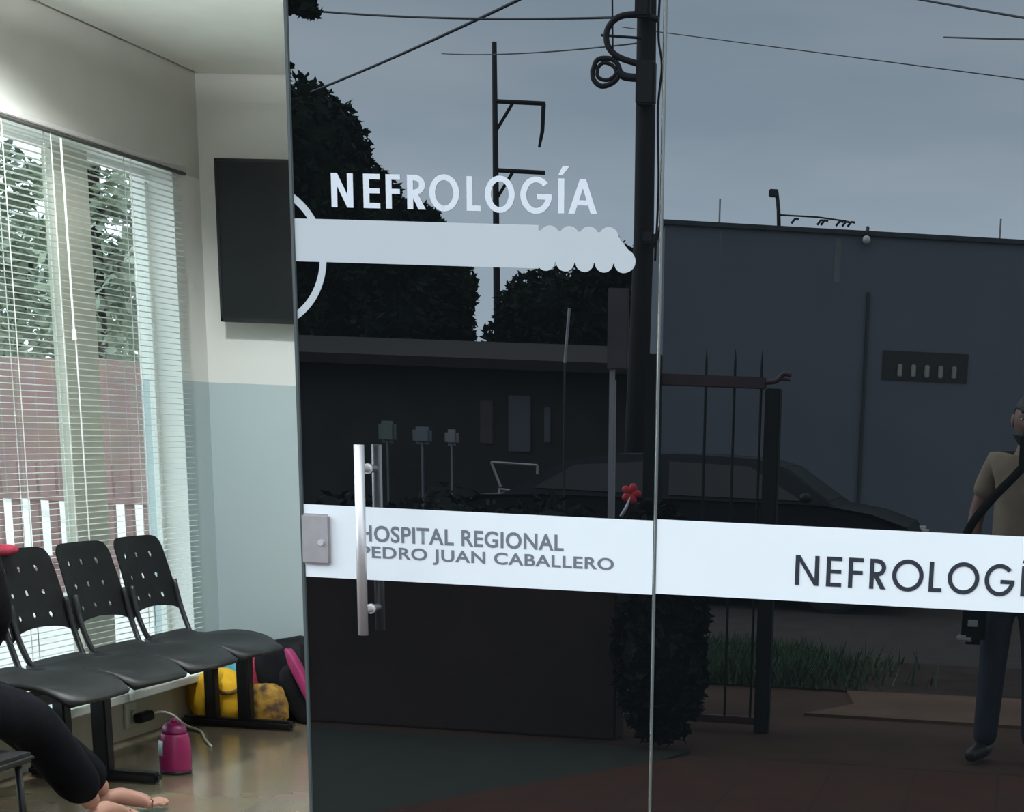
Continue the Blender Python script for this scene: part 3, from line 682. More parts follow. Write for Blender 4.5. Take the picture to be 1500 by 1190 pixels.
# fixed pane on the right
d2 = struct(empty('door_2', (0.5, 0.0, ZF)), 'wide dark glass panel with black lettering on its white band', 'glass door')
xr0, xr1 = -0.871, 1.90
under(d2, bm_obj('glass_pane', boxes([((xr0, 0.0, ZF+0.01), (xr1, GT, zt_))]), m_glass))
under(d2, bm_obj('edge_seal', boxes([((xr0-0.0055, -0.003, ZF+0.01), (xr0, GT+0.003, zt_))], 0.001), m_edge))
wb2 = under(d2, bm_obj('white_band', boxes([((xr0, -0.0012, 1.184), (xr1, -0.0002, 1.364))]), m_white_vinyl)); tag(wb2, 'white band across the fixed panel')
spec_b = [('N',0,.78),('E',1.025,.50),('F',1.745,.48),('R',2.44,.54),('O',3.17,1.02),('L',4.37,.42),('O',4.97,1.02),('G',6.16,.93),('I',7.33,.14),('A',7.68,.92)]
bm = geo_word(spec_b, 0.140, -0.526, 1.2235, 0.0715, 1.042)
o = bm_obj('band_lettering', bm, m_letter_black); o.parent = wb2; o.location.y = -0.0014; tag(o, 'black NEFROLOGÍA lettering')

# ------------------------------------------------------------------ people
def hand_bm(wrist, direction, palm_n, side, size=0.185, curl=0.35, spread=0.10):
    """palm and five fingers of different lengths; direction = towards the fingertips, palm_n = out of the palm, side = towards the thumb"""
    d = Vector(direction).normalized(); n = Vector(palm_n).normalized(); n = (n-d*n.dot(d)).normalized()
    s = d.cross(n).normalized(); s = s if s.dot(Vector(side)) > 0 else -s
    w = Vector(wrist); out = bmesh.new(); k = size
    # palm
    bm = skin_bm([tuple(w), tuple(w+d*0.16*k), tuple(w+d*0.33*k+s*0.10*k), tuple(w+d*0.46*k+s*0.15*k), tuple(w+d*0.33*k-s*0.12*k), tuple(w+d*0.44*k-s*0.17*k), tuple(w+d*0.46*k)],
                 [(0,1),(1,2),(2,3),(1,4),(4,5),(1,6)], [0.14*k, 0.15*k, 0.12*k, 0.085*k, 0.12*k, 0.08*k, 0.09*k], 2)
    merge(out, bm)
    for off, ln, ang in ((0.17, 0.43, spread), (0.06, 0.50, spread*0.3), (-0.06, 0.46, -spread*0.4), (-0.17, 0.36, -spread*1.1)):
        p = w + d*0.42*k + s*off*k; dd = (d + s*ang).normalized(); pts = [tuple(p)]
        for j, f in enumerate((0.44, 0.32, 0.24)):
            a = curl*(0.6+0.55*j); dd = (dd*math.cos(a)+n*math.sin(a)).normalized()
            p = p + dd*ln*f*k; pts.append(tuple(p))
        merge(out, chain(pts, [0.052*k, 0.048*k, 0.043*k, 0.036*k], 2))
    p = w + d*0.12*k + s*0.12*k; dd = (d*0.6+s*0.75+n*0.25).normalized(); pts = [tuple(p)]
    for j, f in enumerate((0.20, 0.16, 0.13)):
        p = p + dd*f*k; pts.append(tuple(p)); dd = (dd + d*0.25 + n*curl*0.7).normalized()
    merge(out, chain(pts, [0.075*k, 0.062*k, 0.052*k, 0.042*k], 2))
    return out
def foot_bm(ankle, toe_dir, length=0.24, bare=True):
    a = Vector(ankle); d = Vector(toe_dir); d.z = 0; d.normalize(); s = Vector((-d.y, d.x, 0)); z = Vector((0,0,1)); k = length
    g = a.z - 0.035
    P = lambda f, o, h: tuple(Vector((a.x, a.y, 0)) + d*f*k + s*o*k + z*(a.z-0.075+h))
    bm = skin_bm([P(0,0,0.070), P(-0.17,0,0.032), P(0.20,0.01,0.052), P(0.40,0.03,0.034), P(0.58,0.10,0.022), P(0.60,0.0,0.021), P(0.56,-0.10,0.019)],
                 [(0,1),(0,2),(2,3),(3,4),(3,5),(3,6)], [0.035, 0.033, 0.033, 0.030, 0.021, 0.019, 0.018], 2)
    if bare:
        for o_, L, r in ((0.135, 0.26, 0.0135), (0.062, 0.26, 0.0100), (0.0, 0.235, 0.0095), (-0.06, 0.205, 0.009), (-0.12, 0.175, 0.0085)):
            b = Vector(P(0.56+0.02*(o_ > -0.05), o_*0.95, 0.018)); merge(bm, chain([tuple(b), tuple(b+d*L*0.55*k+z*0.006), tuple(b+d*L*k-z*0.004)], [r, r, r*0.85], 2))
    return bm
def head_parts(root_body, c, yaw, pitch, m_sk, beard=True, hairlen=0.0):
    """head with brow, nose, lips, ears; returns a bmesh for the head and adds hair, eyes, beard as children"""
    R = Matrix.Rotation(yaw, 4, 'Z') @ Matrix.Rotation(pitch, 4, 'X'); c = Vector(c)
    T = Matrix.Translation(c) @ R                               # the face looks along local +y
    def fn(p):
        q = p.copy(); fr = max(0, p.y)
        if p.z < 0: q.x *= 1-0.22*(-p.z)**1.5; q.y *= 1-0.06*(-p.z)
        nose = math.exp(-(p.x/0.13)**2)*math.exp(-((p.z+0.16)/0.20)**2)*(0.22 if p.z > -0.30 else 0.12)
        sock = sum(math.exp(-((p.x-sx)/0.17)**2-((p.z-0.08)/0.12)**2) for sx in (-0.38, 0.38))*0.09
        brow = math.exp(-((p.z-0.24)/0.10)**2)*math.exp(-(p.x/0.6)**2)*0.04
        chin = math.exp(-(p.x/0.3)**2-((p.z+0.86)/0.18)**2)*0.12
        lips = math.exp(-(p.x/0.25)**2-((p.z+0.52)/0.09)**2)*0.05
        if p.y > 0: q.y += (nose-sock+brow+chin+lips)*min(1, fr*1.6)
        return q
    bm = bmesh.new(); rx, ry, rz = 0.076, 0.098, 0.118
    ellipsoid(bm, (0,0,0), (rx, ry, rz), 36, 28, fn=fn)
    for sx in (-1, 1):
        ellipsoid(bm, (sx*0.078, -0.004, -0.004), (0.012, 0.020, 0.032), 12, 10, Matrix.Rotation(sx*0.35, 4, 'Z'))
    bm.transform(T)
    def kid(name, b, m):
        b.transform(T); o_ = bm_obj(name, b, m, None, True); o_.parent = root_body; return o_
    def hair(p):
        n = 1+0.03*noise.noise(p*9)
        q = p*1.07*n
        return q
    b = bmesh.new(); t = bmesh.new(); bmesh.ops.create_uvsphere(t, u_segments=36, v_segments=28, radius=1.0)
    bmesh.ops.delete(t, geom=[v for v in t.verts if (v.co.z < 0.42-0.2*(1-abs(v.co.x)) and v.co.y > 0.1) or (v.co.z < -0.25-hairlen and v.co.y <= 0.1)], context='VERTS')
    for v in t.verts: q = hair(v.co); v.co = Vector((q.x*rx, q.y*ry, q.z*rz))
    merge(b, t); ho = kid('hair', b, m_hair); ho.modifiers.new('t', 'SOLIDIFY').thickness = 0.008
    for sx in (-1, 1):
        b = bmesh.new(); ellipsoid(b, (sx*0.029, 0.0785, 0.010), (0.0115, 0.008, 0.0060), 12, 8); e_ = kid('eye', b, m_eye)
        b = bmesh.new(); ellipsoid(b, (sx*0.029, 0.0855, 0.010), (0.0045, 0.002, 0.0045), 10, 6); p_ = bm_obj('pupil', b, m_hair, None, True); p_.data.transform(T); p_.parent = e_
    b = bmesh.new(); ellipsoid(b, (0, 0.094, -0.062), (0.022, 0.010, 0.007), 14, 8); kid('lips', b, m_lip)
    if beard:
        b = bmesh.new(); t = bmesh.new(); bmesh.ops.create_uvsphere(t, u_segments=36, v_segments=28, radius=1.0)
        bmesh.ops.delete(t, geom=[v for v in t.verts if v.co.z > -0.36 - 0.0*v.co.x or v.co.y < -0.1], context='VERTS')
        for v in t.verts: q = fn(v.co)*1.06*(1+0.03*noise.noise(v.co*8)); v.co = Vector((q.x*rx, q.y*ry, q.z*rz))
        merge(b, t); bo = kid('beard', b, m_hair); bo.modifiers.new('t', 'SOLIDIFY').thickness = 0.012
    return bm

# the photographer: stands on the pavement facing the glass, phone held up, bag strap across the chest; seen as a reflection
ctr = 0.03
hipz, py = 0.95, -4.62
sk_v = [(ctr,py,hipz), (ctr,py+0.01,1.12), (ctr,py,1.30), (ctr,py-0.01,1.44), (ctr,py+0.01,1.54), (ctr,py+0.04,1.62),
        (-0.125,py-0.01,1.475), (-0.205,py-0.04,1.22), (-0.215,py+0.03,0.985),
        (0.185,py-0.01,1.475), (0.275,py+0.05,1.22), (0.125,-4.335,1.40),
        (-0.065,py+0.01,0.88), (-0.070,py+0.03,0.50), (-0.085,py+0.01,0.085),
        (0.125,py+0.01,0.88), (0.145,py+0.03,0.50), (0.165,py+0.01,0.085)]
sk_e = [(0,1),(1,2),(2,3),(3,4),(4,5),(3,6),(6,7),(7,8),(3,9),(9,10),(10,11),(0,12),(12,13),(13,14),(0,15),(15,16),(16,17)]
sk_r = [0.095,0.115,0.125,0.100,0.052,0.055, 0.058,0.044,0.030, 0.058,0.044,0.030, 0.066,0.052,0.040, 0.066,0.052,0.040]
body = skin_bm(sk_v, sk_e, sk_r, 2)
man = bm_obj('person', bmesh.new(), m_skin2)
hb_ = head_parts(man, (ctr-0.005, py+0.065, 1.685), 0.05, -0.08, m_skin2)
merge(body, hb_)
merge(body, hand_bm((-0.215,py+0.03,0.985), (0.05,0.12,-1), (1,0.1,0), (0,1,0), 0.19, 0.35))
merge(body, hand_bm((0.125,-4.335,1.40), (-0.35,0.22,1), (-1,0.1,-0.2), (-0.3,1,0), 0.185, 0.42))
body.to_mesh(man.data); body.free()
for p in man.data.polygons: p.use_smooth = True
tag(man, 'man in a beige shirt with a black strap across his chest, photographing the glass door', 'person')
sv = [(ctr,py,0.86),(ctr,py+0.02,1.10),(ctr,py+0.015,1.29),(ctr,py,1.44),(ctr,py+0.01,1.515), (-0.125,py-0.01,1.475),(-0.185,py-0.03,1.29), (0.185,py-0.01,1.475),(0.255,py+0.03,1.29)]
sh = bm_obj('shirt', skin_bm(sv, [(0,1),(1,2),(2,3),(3,4),(3,5),(5,6),(3,7),(7,8)], [0.152,0.165,0.162,0.118,0.066, 0.072,0.066, 0.072,0.066], 2), m_beige, man, True)
bm = bmesh.new(); tube(bm, [(ctr,py+0.012,1.50),(ctr,py+0.022,1.53)], [0.078,0.066], 20, False); cl_ = bm_obj('collar', bm, m_beige, None, True); cl_.parent = sh; cl_.modifiers.new('t','SOLIDIFY').thickness = 0.006
tv_ = [(ctr,py,1.04),(ctr,py,0.88),(-0.06,py+0.01,0.82),(-0.070,py+0.03,0.50),(-0.085,py+0.01,0.06),(0.12,py+0.01,0.82),(0.145,py+0.03,0.50),(0.165,py+0.01,0.06)]
bm_obj('trousers', skin_bm(tv_, [(0,1),(1,2),(2,3),(3,4),(1,5),(5,6),(6,7)], [0.143,0.138,0.098,0.076,0.066,0.098,0.076,0.066], 2), m_jeans, man, True)
for x, dx in ((-0.085, -0.055), (0.165, 0.045)):
    bm = skin_bm([(x,py,0.055),(x,py-0.055,0.048),(x+dx*0.7,py+0.09,0.042),(x+dx*1.3,py+0.175,0.036)], [(0,1),(0,2),(2,3)], [0.050,0.046,0.043,0.034], 2)
    so_ = bm_obj('shoe', bm, m_shoe, man, True)
# phone and shoulder bag are things of their own
ph = tag(empty('phone', (0.028, -4.275, 1.52)), 'black phone held up in the photographer\'s hand', 'phone')
under(ph, bm_obj('phone_body', boxes([((-0.012, -4.282, 1.452), (0.064, -4.273, 1.606))], 0.004), m_tvbody))
bm = bmesh.new()
tube(bm, [(0.0, -4.273, 1.58), (0.0, -4.2715, 1.58)], 0.007, 14); under(ph, bm_obj('camera_lens', bm, m_carglass))
sb = tag(empty('shoulder_bag', (-0.17, -4.47, 0.66)), 'black camera bag with grey details hanging at the hip of the man in beige', 'bag')
bm = boxes([((-0.235, -4.52, 0.60), (-0.115, -4.42, 0.80))], 0.025); under(sb, bm_obj('bag_body', bm, m_bagblack))
under(sb, bm_obj('front_clip', boxes([((-0.205, -4.425, 0.69), (-0.155, -4.412, 0.725))], 0.004), m_grey))
under(sb, bm_obj('side_tag', boxes([((-0.255, -4.47, 0.615), (-0.175, -4.416, 0.645))], 0.008), m_grey))
V, Fc = [], []
path = spline([(0.10, py+0.03, 1.545), (0.055, py+0.125, 1.515), (-0.03, py+0.185, 1.42), (-0.14, py+0.20, 1.295), (-0.225, py+0.175, 1.17), (-0.265, py+0.13, 1.02), (-0.225, py+0.145, 0.80)], 8)
for i, p in enumerate(path):
    d = (path[min(i+1, len(path)-1)]-path[max(i-1, 0)]).normalized(); w_ = d.cross(Vector((0, 1, 0.1))).normalized()*0.021
    V += [tuple(p-w_), tuple(p+w_)]
for i in range(len(path)-1): Fc.append((2*i, 2*i+1, 2*i+3, 2*i+2))
st_ = under(sb, raw_obj('strap', V, Fc, m_bagblack, None, True)); st_.modifiers.new('t', 'SOLIDIFY').thickness = 0.004

# the seated person at the left edge, legs stretched out towards the room
pv = [(-3.06,0.42,0.70),(-3.02,0.33,0.90),(-2.98,0.27,1.10),(-2.98,0.25,1.25),(-2.98,0.28,1.35),(-2.98,0.31,1.42),
      (-3.12,0.26,1.25),(-3.19,0.30,1.00),(-3.12,0.42,0.84),
      (-2.84,0.26,1.25),(-2.80,0.28,1.00),(-2.96,0.40,0.84),
      (-3.14,0.46,0.72),(-3.16,0.83,0.655),(-3.115,1.38,0.265),
      (-3.03,0.46,0.71),(-3.05,0.82,0.62),(-3.04,1.17,0.262)]
pr = [0.10,0.11,0.115,0.092,0.05,0.052, 0.05,0.04,0.028, 0.05,0.04,0.028, 0.066,0.052,0.036, 0.066,0.052,0.036]
sit = bm_obj('person', bmesh.new(), m_skin)
body = skin_bm(pv, sk_e, pr, 2)
merge(body, head_parts(sit, (-2.98, 0.36, 1.48), 0.1, -0.05, m_skin, beard=False, hairlen=0.75))
merge(body, foot_bm((-3.11, 1.395, 0.262), (0.75, 0.65, 0), 0.25)); merge(body, foot_bm((-3.035, 1.185, 0.258), (0.2, 0.97, 0), 0.24))
merge(body, hand_bm((-3.12,0.42,0.84), (0.25,0.9,-0.5), (0,-0.4,-1), (1,0,0), 0.165, 0.25)); merge(body, hand_bm((-2.96,0.40,0.84), (-0.3,0.9,-0.5), (0,-0.4,-1), (-1,0,0), 0.165, 0.25))
body.to_mesh(sit.data); body.free()
for p in sit.data.polygons: p.use_smooth = True
tag(sit, 'person in dark trousers at the left edge, bare feet stretched out over the tiles', 'person')
bm_obj('top', skin_bm(pv[:5]+[pv[6],pv[7],(-3.125,0.41,0.845),pv[9],pv[10],(-2.955,0.39,0.845)], [(0,1),(1,2),(2,3),(3,4),(3,5),(5,6),(6,7),(3,8),(8,9),(9,10)],
       [0.160,0.146,0.140,0.108,0.062,0.066,0.058,0.048,0.066,0.058,0.048], 2), m_blackcloth, sit, True)
bm_obj('trousers', skin_bm([(-3.06,0.38,0.76),(-3.07,0.43,0.69),pv[12],pv[13],(-3.12,1.345,0.298),pv[15],pv[16],(-3.042,1.14,0.30)],
       [(0,1),(1,2),(2,3),(3,4),(1,5),(5,6),(6,7)], [0.152,0.145,0.100,0.088,0.078,0.100,0.088,0.078], 2), m_darkcloth, sit, True)
sx0 = -3.09
chr_ = tag(empty('chair', (sx0, 0.3, ZF)), 'black chair against the front wall under the person at the left edge', 'chair')
under(chr_, bm_obj('seat', boxes([((sx0-0.22, 0.10, 0.535), (sx0+0.22, 0.56, 0.565))], 0.012), m_plastic))
under(chr_, bm_obj('backrest', boxes([((sx0-0.20, 0.075, 0.72), (sx0+0.20, 0.10, 1.00))], 0.01), m_plastic))
for x in (-0.18, 0.18):
    bm = bmesh.new(); tube(bm, [(sx0+x, 0.065, 0.95), (sx0+x, 0.11, 0.55), (sx0+x, 0.08, ZF)], 0.011, 8); under(chr_, bm_obj('rear_leg', bm, m_blackmetal, None, True))
    bm = bmesh.new(); tube(bm, [(sx0+x, 0.52, 0.54), (sx0+x, 0.54, ZF)], 0.011, 8); under(chr_, bm_obj('front_leg', bm, m_blackmetal, None, True))

# ------------------------------------------------------------------ ground and street (everything below is seen in the glass)
def slab(name, pts, z0, z1, m): 
    bm = bmesh.new(); prism_xy(bm, pts, z0, z1); return struct(bm_obj(name, bm, m))
slab('ground', [(-90,-90),(60,-90),(60,0),(60,80),(-90,80)], -0.30, -0.012, m_ground)
slab('porch', [(-2.95,-0.16),(-2.75,-2.0),(-2.25,-2.93),(-1.67,-3.89),(-1.52,-4.13),(4.5,-4.13),(4.5,-0.16)], -0.012, 0.012, m_porch)
slab('kerb', [(-1.52,-4.13),(-1.56,-4.19),(4.5,-4.19),(4.5,-4.13)], -0.012, 0.004, m_soil)
slab('pavement', [(-1.15,-5.72),(-0.9,-6.2),(-1.0,-6.75),(0.5,-6.85),(6,-6.9),(6,-5.75)], -0.012, 0.006, m_pale)
slab('verge', [(-14,-6.75),(-1.0,-6.78),(6,-6.9),(6,-8.25),(-2.0,-8.35),(-14,-8.4)], -0.012, 0.003, m_soil)
slab('road', [(-60,-8.4),(-2.0,-8.35),(6,-8.2),(30,-8.2),(30,-13.2),(-60,-13.2)], -0.012, 0.0, m_asphalt)
slab('lawn_edge', [(-14,-0.3),(-2.95,-0.3),(-2.75,-2.0),(-2.25,-2.93),(-1.67,-3.89),(-1.56,-4.3),(-14,-4.3)], -0.012, 0.004, m_grassbase)

def grass_patch(name, pts_fn, n, h, m, seed, label):
    random.seed(seed); V, Fc = [], []
    for i in range(n):
        x, y = pts_fn(); a = random.random()*2*PI; hh = h*(0.5+random.random()); w = 0.006+0.006*random.random(); l = Vector((random.uniform(-.5,.5), random.uniform(-.5,.5)))*hh
        k = len(V); V += [(x-w*math.cos(a), y-w*math.sin(a), 0.0), (x+w*math.cos(a), y+w*math.sin(a), 0.0), (x+l.x, y+l.y, hh)]; Fc.append((k,k+1,k+2))
    return tag(raw_obj(name, V, Fc, m), label, 'grass', None, 'stuff')
grass_patch('grass', lambda: (random.gauss(-1.95,0.42), random.uniform(-8.3,-6.75)), 6000, 0.13, m_grass, 3, 'green grass on the verge behind the iron gate')

def leaves_obj(name, blobs, n, size, m, seed, parent=None, core=True, flat=0.6):
    """foliage: leaf quads scattered through ellipsoids (centre, radii) around solid dark hearts"""
    random.seed(seed); V, Fc = [], []
    vol = [r[0]*r[1]*r[2] for c, r in blobs]; tot = sum(v**0.67 for v in vol)
    for (c, r), v in zip(blobs, vol):
        for i in range(int(n*v**0.67/tot)):
            while True:
                p = Vector((random.uniform(-1,1), random.uniform(-1,1), random.uniform(-1,1)))
                if 0.35 < p.length < 1: break
            p = p.normalized()*(p.length**0.5)
            q = Vector((c[0]+p.x*r[0], c[1]+p.y*r[1], c[2]+p.z*r[2]))
            if q.z < 0.03: continue
            u = Vector((random.gauss(0,1), random.gauss(0,1), random.gauss(0,flat))).normalized(); w = u.cross(Vector((random.gauss(0,1), random.gauss(0,1), random.gauss(0,1)))).normalized()
            s = size*(0.6+0.8*random.random()); k = len(V)
            V += [tuple(q-u*s), tuple(q-w*s*0.45), tuple(q+u*s), tuple(q+w*s*0.45)]; Fc.append((k,k+1,k+2,k+3))
        if core:
            bm = bmesh.new(); ellipsoid(bm, c, (r[0]*0.80, r[1]*0.80, r[2]*0.80), 14, 10, fn=lambda p: p*(1+0.20*noise.noise(p*2.2+Vector(c))))
            bm.verts.ensure_lookup_table(); k = len(V)
            V += [(v.co.x, v.co.y, max(0.02, v.co.z)) for v in bm.verts]; bm.verts.index_update()
            Fc += [tuple(k+v.index for v in f.verts) for f in bm.faces]; bm.free()
    return raw_obj(name, V, Fc, m, parent)
def tree(base, trunk, blobs, n, size, m, seed, label, group=None, core=True, z0=0.0):
    if base[1] < -20: trunk, blobs = back_off(trunk, blobs); base = trunk[0][0][0][:2]
    t = tag(empty('tree', (base[0], base[1], z0)), label, 'tree', group)
    bm = bmesh.new()
    for pts, r0, r1 in trunk:
        P = spline(pts, 6); tube(bm, P, [r0+(r1-r0)*i/(len(P)-1) for i in range(len(P))], 9)
    under(t, bm_obj('trunk', bm, m_trunk, None, True))
    under(t, leaves_obj('crown', blobs, n, size, m, seed, None, core)); return t
Yt = -23.8
def back_off(trunk, blobs, d=1.6):
    """move a tree d metres away from the glass and enlarge it to suit"""
    f = (4.24+23.8+d)/(4.24+23.8); g = lambda p: (p[0]*f, 4.24-(4.24-p[1])*f, max(-0.02, 1.58+(p[2]-1.58)*f))
    return [([g(p) for p in pts], a*f, b*f) for pts, a, b in trunk], [(g(c), tuple(v*f for v in r)) for c, r in blobs]
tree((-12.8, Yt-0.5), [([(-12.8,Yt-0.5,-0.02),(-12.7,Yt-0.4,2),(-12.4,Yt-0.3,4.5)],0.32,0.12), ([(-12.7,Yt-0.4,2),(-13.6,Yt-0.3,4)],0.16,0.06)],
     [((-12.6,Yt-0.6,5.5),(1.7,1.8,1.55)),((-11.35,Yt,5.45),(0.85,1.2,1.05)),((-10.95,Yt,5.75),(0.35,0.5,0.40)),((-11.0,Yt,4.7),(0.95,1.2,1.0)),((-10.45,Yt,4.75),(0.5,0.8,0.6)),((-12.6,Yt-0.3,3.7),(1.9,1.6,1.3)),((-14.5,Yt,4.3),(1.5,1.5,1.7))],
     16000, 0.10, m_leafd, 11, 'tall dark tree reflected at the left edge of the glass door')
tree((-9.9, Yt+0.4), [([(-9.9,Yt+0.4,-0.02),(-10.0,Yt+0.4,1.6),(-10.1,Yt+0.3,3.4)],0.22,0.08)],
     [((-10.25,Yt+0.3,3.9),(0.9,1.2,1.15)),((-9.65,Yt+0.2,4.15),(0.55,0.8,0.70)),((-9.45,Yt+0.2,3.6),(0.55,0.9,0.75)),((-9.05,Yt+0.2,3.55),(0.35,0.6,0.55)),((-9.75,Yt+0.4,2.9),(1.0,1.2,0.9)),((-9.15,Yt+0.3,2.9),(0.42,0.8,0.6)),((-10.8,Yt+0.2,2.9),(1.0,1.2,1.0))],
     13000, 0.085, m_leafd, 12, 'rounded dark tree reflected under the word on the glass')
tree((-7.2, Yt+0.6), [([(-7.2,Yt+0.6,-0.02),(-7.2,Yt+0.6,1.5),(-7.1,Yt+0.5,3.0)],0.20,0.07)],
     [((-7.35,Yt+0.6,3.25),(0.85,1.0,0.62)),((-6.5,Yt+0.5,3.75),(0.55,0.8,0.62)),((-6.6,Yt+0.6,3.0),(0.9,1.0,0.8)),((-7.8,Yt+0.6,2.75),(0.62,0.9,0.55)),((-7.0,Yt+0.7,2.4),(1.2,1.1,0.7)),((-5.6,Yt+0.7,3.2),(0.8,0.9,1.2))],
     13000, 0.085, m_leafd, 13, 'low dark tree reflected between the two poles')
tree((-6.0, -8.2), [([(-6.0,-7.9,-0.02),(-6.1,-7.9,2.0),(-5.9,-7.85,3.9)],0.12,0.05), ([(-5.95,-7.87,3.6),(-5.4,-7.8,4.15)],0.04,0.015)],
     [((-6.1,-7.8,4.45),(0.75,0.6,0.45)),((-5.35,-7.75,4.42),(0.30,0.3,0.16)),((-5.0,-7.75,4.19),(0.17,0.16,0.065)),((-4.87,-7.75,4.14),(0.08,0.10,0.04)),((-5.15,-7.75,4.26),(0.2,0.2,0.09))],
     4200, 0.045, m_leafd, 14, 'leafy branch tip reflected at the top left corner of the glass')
# dim house and its roof under the trees
hs = tag(empty('house', (-10, -21.6, 0)), 'dim low house reflected under the trees behind the left door leaf', 'house')
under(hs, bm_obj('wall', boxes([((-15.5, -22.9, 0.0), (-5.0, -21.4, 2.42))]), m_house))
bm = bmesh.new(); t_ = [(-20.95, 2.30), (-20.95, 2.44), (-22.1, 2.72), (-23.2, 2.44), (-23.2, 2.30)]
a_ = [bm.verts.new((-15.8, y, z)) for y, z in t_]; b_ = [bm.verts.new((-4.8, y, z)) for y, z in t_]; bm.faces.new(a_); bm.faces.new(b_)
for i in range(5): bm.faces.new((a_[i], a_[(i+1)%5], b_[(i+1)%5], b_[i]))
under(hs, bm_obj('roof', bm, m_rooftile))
for x, w_, z, h_, mm in ((-7.95, 0.20, 1.25, 0.62, m_board), (-7.52, 0.34, 1.15, 0.80, m_dimpane), (-6.98, 0.10, 1.30, 0.50, m_dimpane)):
    wf = under(hs, bm_obj('window', boxes([((x, -21.42, z), (x+w_, -21.37, z+h_))], 0.01), mm))
for i, (x, w_, h_) in enumerate(((-9.05, 0.26, 0.30), (-8.55, 0.28, 0.24), (-8.08, 0.20, 0.22))):
    bm = boxes([((x, -20.2, 1.22), (x+w_, -20.1, 1.22+h_))], 0.045); merge(bm, boxes([((x+w_*0.45, -20.17, 0.0), (x+w_*0.55, -20.13, 1.25))]))
    tag(bm_obj('garden_sign', bm, (mat('dim_green_grey', (0.13,0.16,0.15), 0.7), mat('dim_blue_grey', (0.15,0.17,0.20), 0.7), mat('dim_white_grey', (0.22,0.23,0.23), 0.7))[i]),
        ('dim green-grey sign reflected above the bar handle', 'dim blue-grey sign reflected in the middle of the row of three', 'small pale sign reflected nearest the house door')[i], 'sign')
# square wire frame, posts and board in front of the house
bm = bmesh.new()
for a_, b_ in (((-4.86,-11.76,1.21),(-4.42,-11.76,1.20)),((-4.86,-11.76,1.21),(-4.77,-11.76,0.99)),((-4.77,-11.76,0.97),(-4.45,-11.76,0.945)),((-4.42,-11.76,1.20),(-4.42,-11.76,1.12))):
    tube(bm, [a_, b_], 0.012, 6)
for x in (-4.78, -4.47): tube(bm, [(x,-11.76,-0.01),(x,-11.76,0.98)], 0.010, 6)
tag(bm_obj('metal_basket', bm, m_palegalv), 'small grey metal basket on two posts reflected above the white band', 'basket')
bm = bmesh.new(); tube(bm, [(-3.24,-9.76,-0.01),(-3.245,-9.76,1.93)], 0.018, 10)
tag(bm_obj('slim_post', bm, m_palegalv), 'slim grey metal post reflected left of the utility pole', 'post')
ro = tag(empty('marker_rod', (-3.12,-7.76,0)), 'thin pale upright rod reflected under the end of the emblem', 'rod')
bm = bmesh.new(); tube(bm, [(-3.126,-7.76,1.98),(-3.097,-7.76,2.335)], 0.010, 8); under(ro, bm_obj('pale_tip', bm, m_palegalv))
bm = bmesh.new(); tube(bm, [(-3.13,-7.76,-0.01),(-3.126,-7.76,1.98)], 0.007, 8); under(ro, bm_obj('stake', bm, m_wire))
bm = boxes([((-2.60,-6.80,1.92),(-2.47,-6.77,2.40))], 0.006)
nb = tag(empty('notice_board', (-2.53,-6.78,0)), 'narrow mauve-grey board on a post reflected beside the utility pole', 'board')
under(nb, bm_obj('panel', bm, m_board)); under(nb, bm_obj('post', boxes([((-2.59,-6.83,-0.01),(-2.56,-6.80,2.38))]), m_palegalv))
# garden wall, hedge
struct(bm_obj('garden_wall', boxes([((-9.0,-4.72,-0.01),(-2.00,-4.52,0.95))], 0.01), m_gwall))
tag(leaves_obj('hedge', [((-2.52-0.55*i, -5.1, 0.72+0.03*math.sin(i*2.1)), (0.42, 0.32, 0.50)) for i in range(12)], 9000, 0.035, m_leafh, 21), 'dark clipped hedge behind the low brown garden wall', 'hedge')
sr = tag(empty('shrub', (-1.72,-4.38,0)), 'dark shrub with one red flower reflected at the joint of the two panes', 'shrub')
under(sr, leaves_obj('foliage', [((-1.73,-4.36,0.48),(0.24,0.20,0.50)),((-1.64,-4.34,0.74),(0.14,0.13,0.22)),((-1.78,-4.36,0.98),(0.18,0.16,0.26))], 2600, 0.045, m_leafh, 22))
bm = bmesh.new()
for k in range(5):
    a = k*2*PI/5; u = Vector((math.cos(a), 0.0, math.sin(a)))
    ellipsoid(bm, Vector((-1.865,-4.20,1.265))+u*0.026, (0.027,0.010,0.020), 10, 6, Matrix.Rotation(-a, 4, 'Y'))
fo_ = under(sr, bm_obj('flower', bm, m_flower, None, True)); tag(fo_, 'red flower')
bm = bmesh.new(); tube(bm, [(-1.868,-4.195,1.25),(-1.885,-4.19,1.20),(-1.91,-4.185,1.155)], [0.004,0.007,0.009], 8); o = bm_obj('pistil', bm, m_pistil, None, True); o.parent = fo_
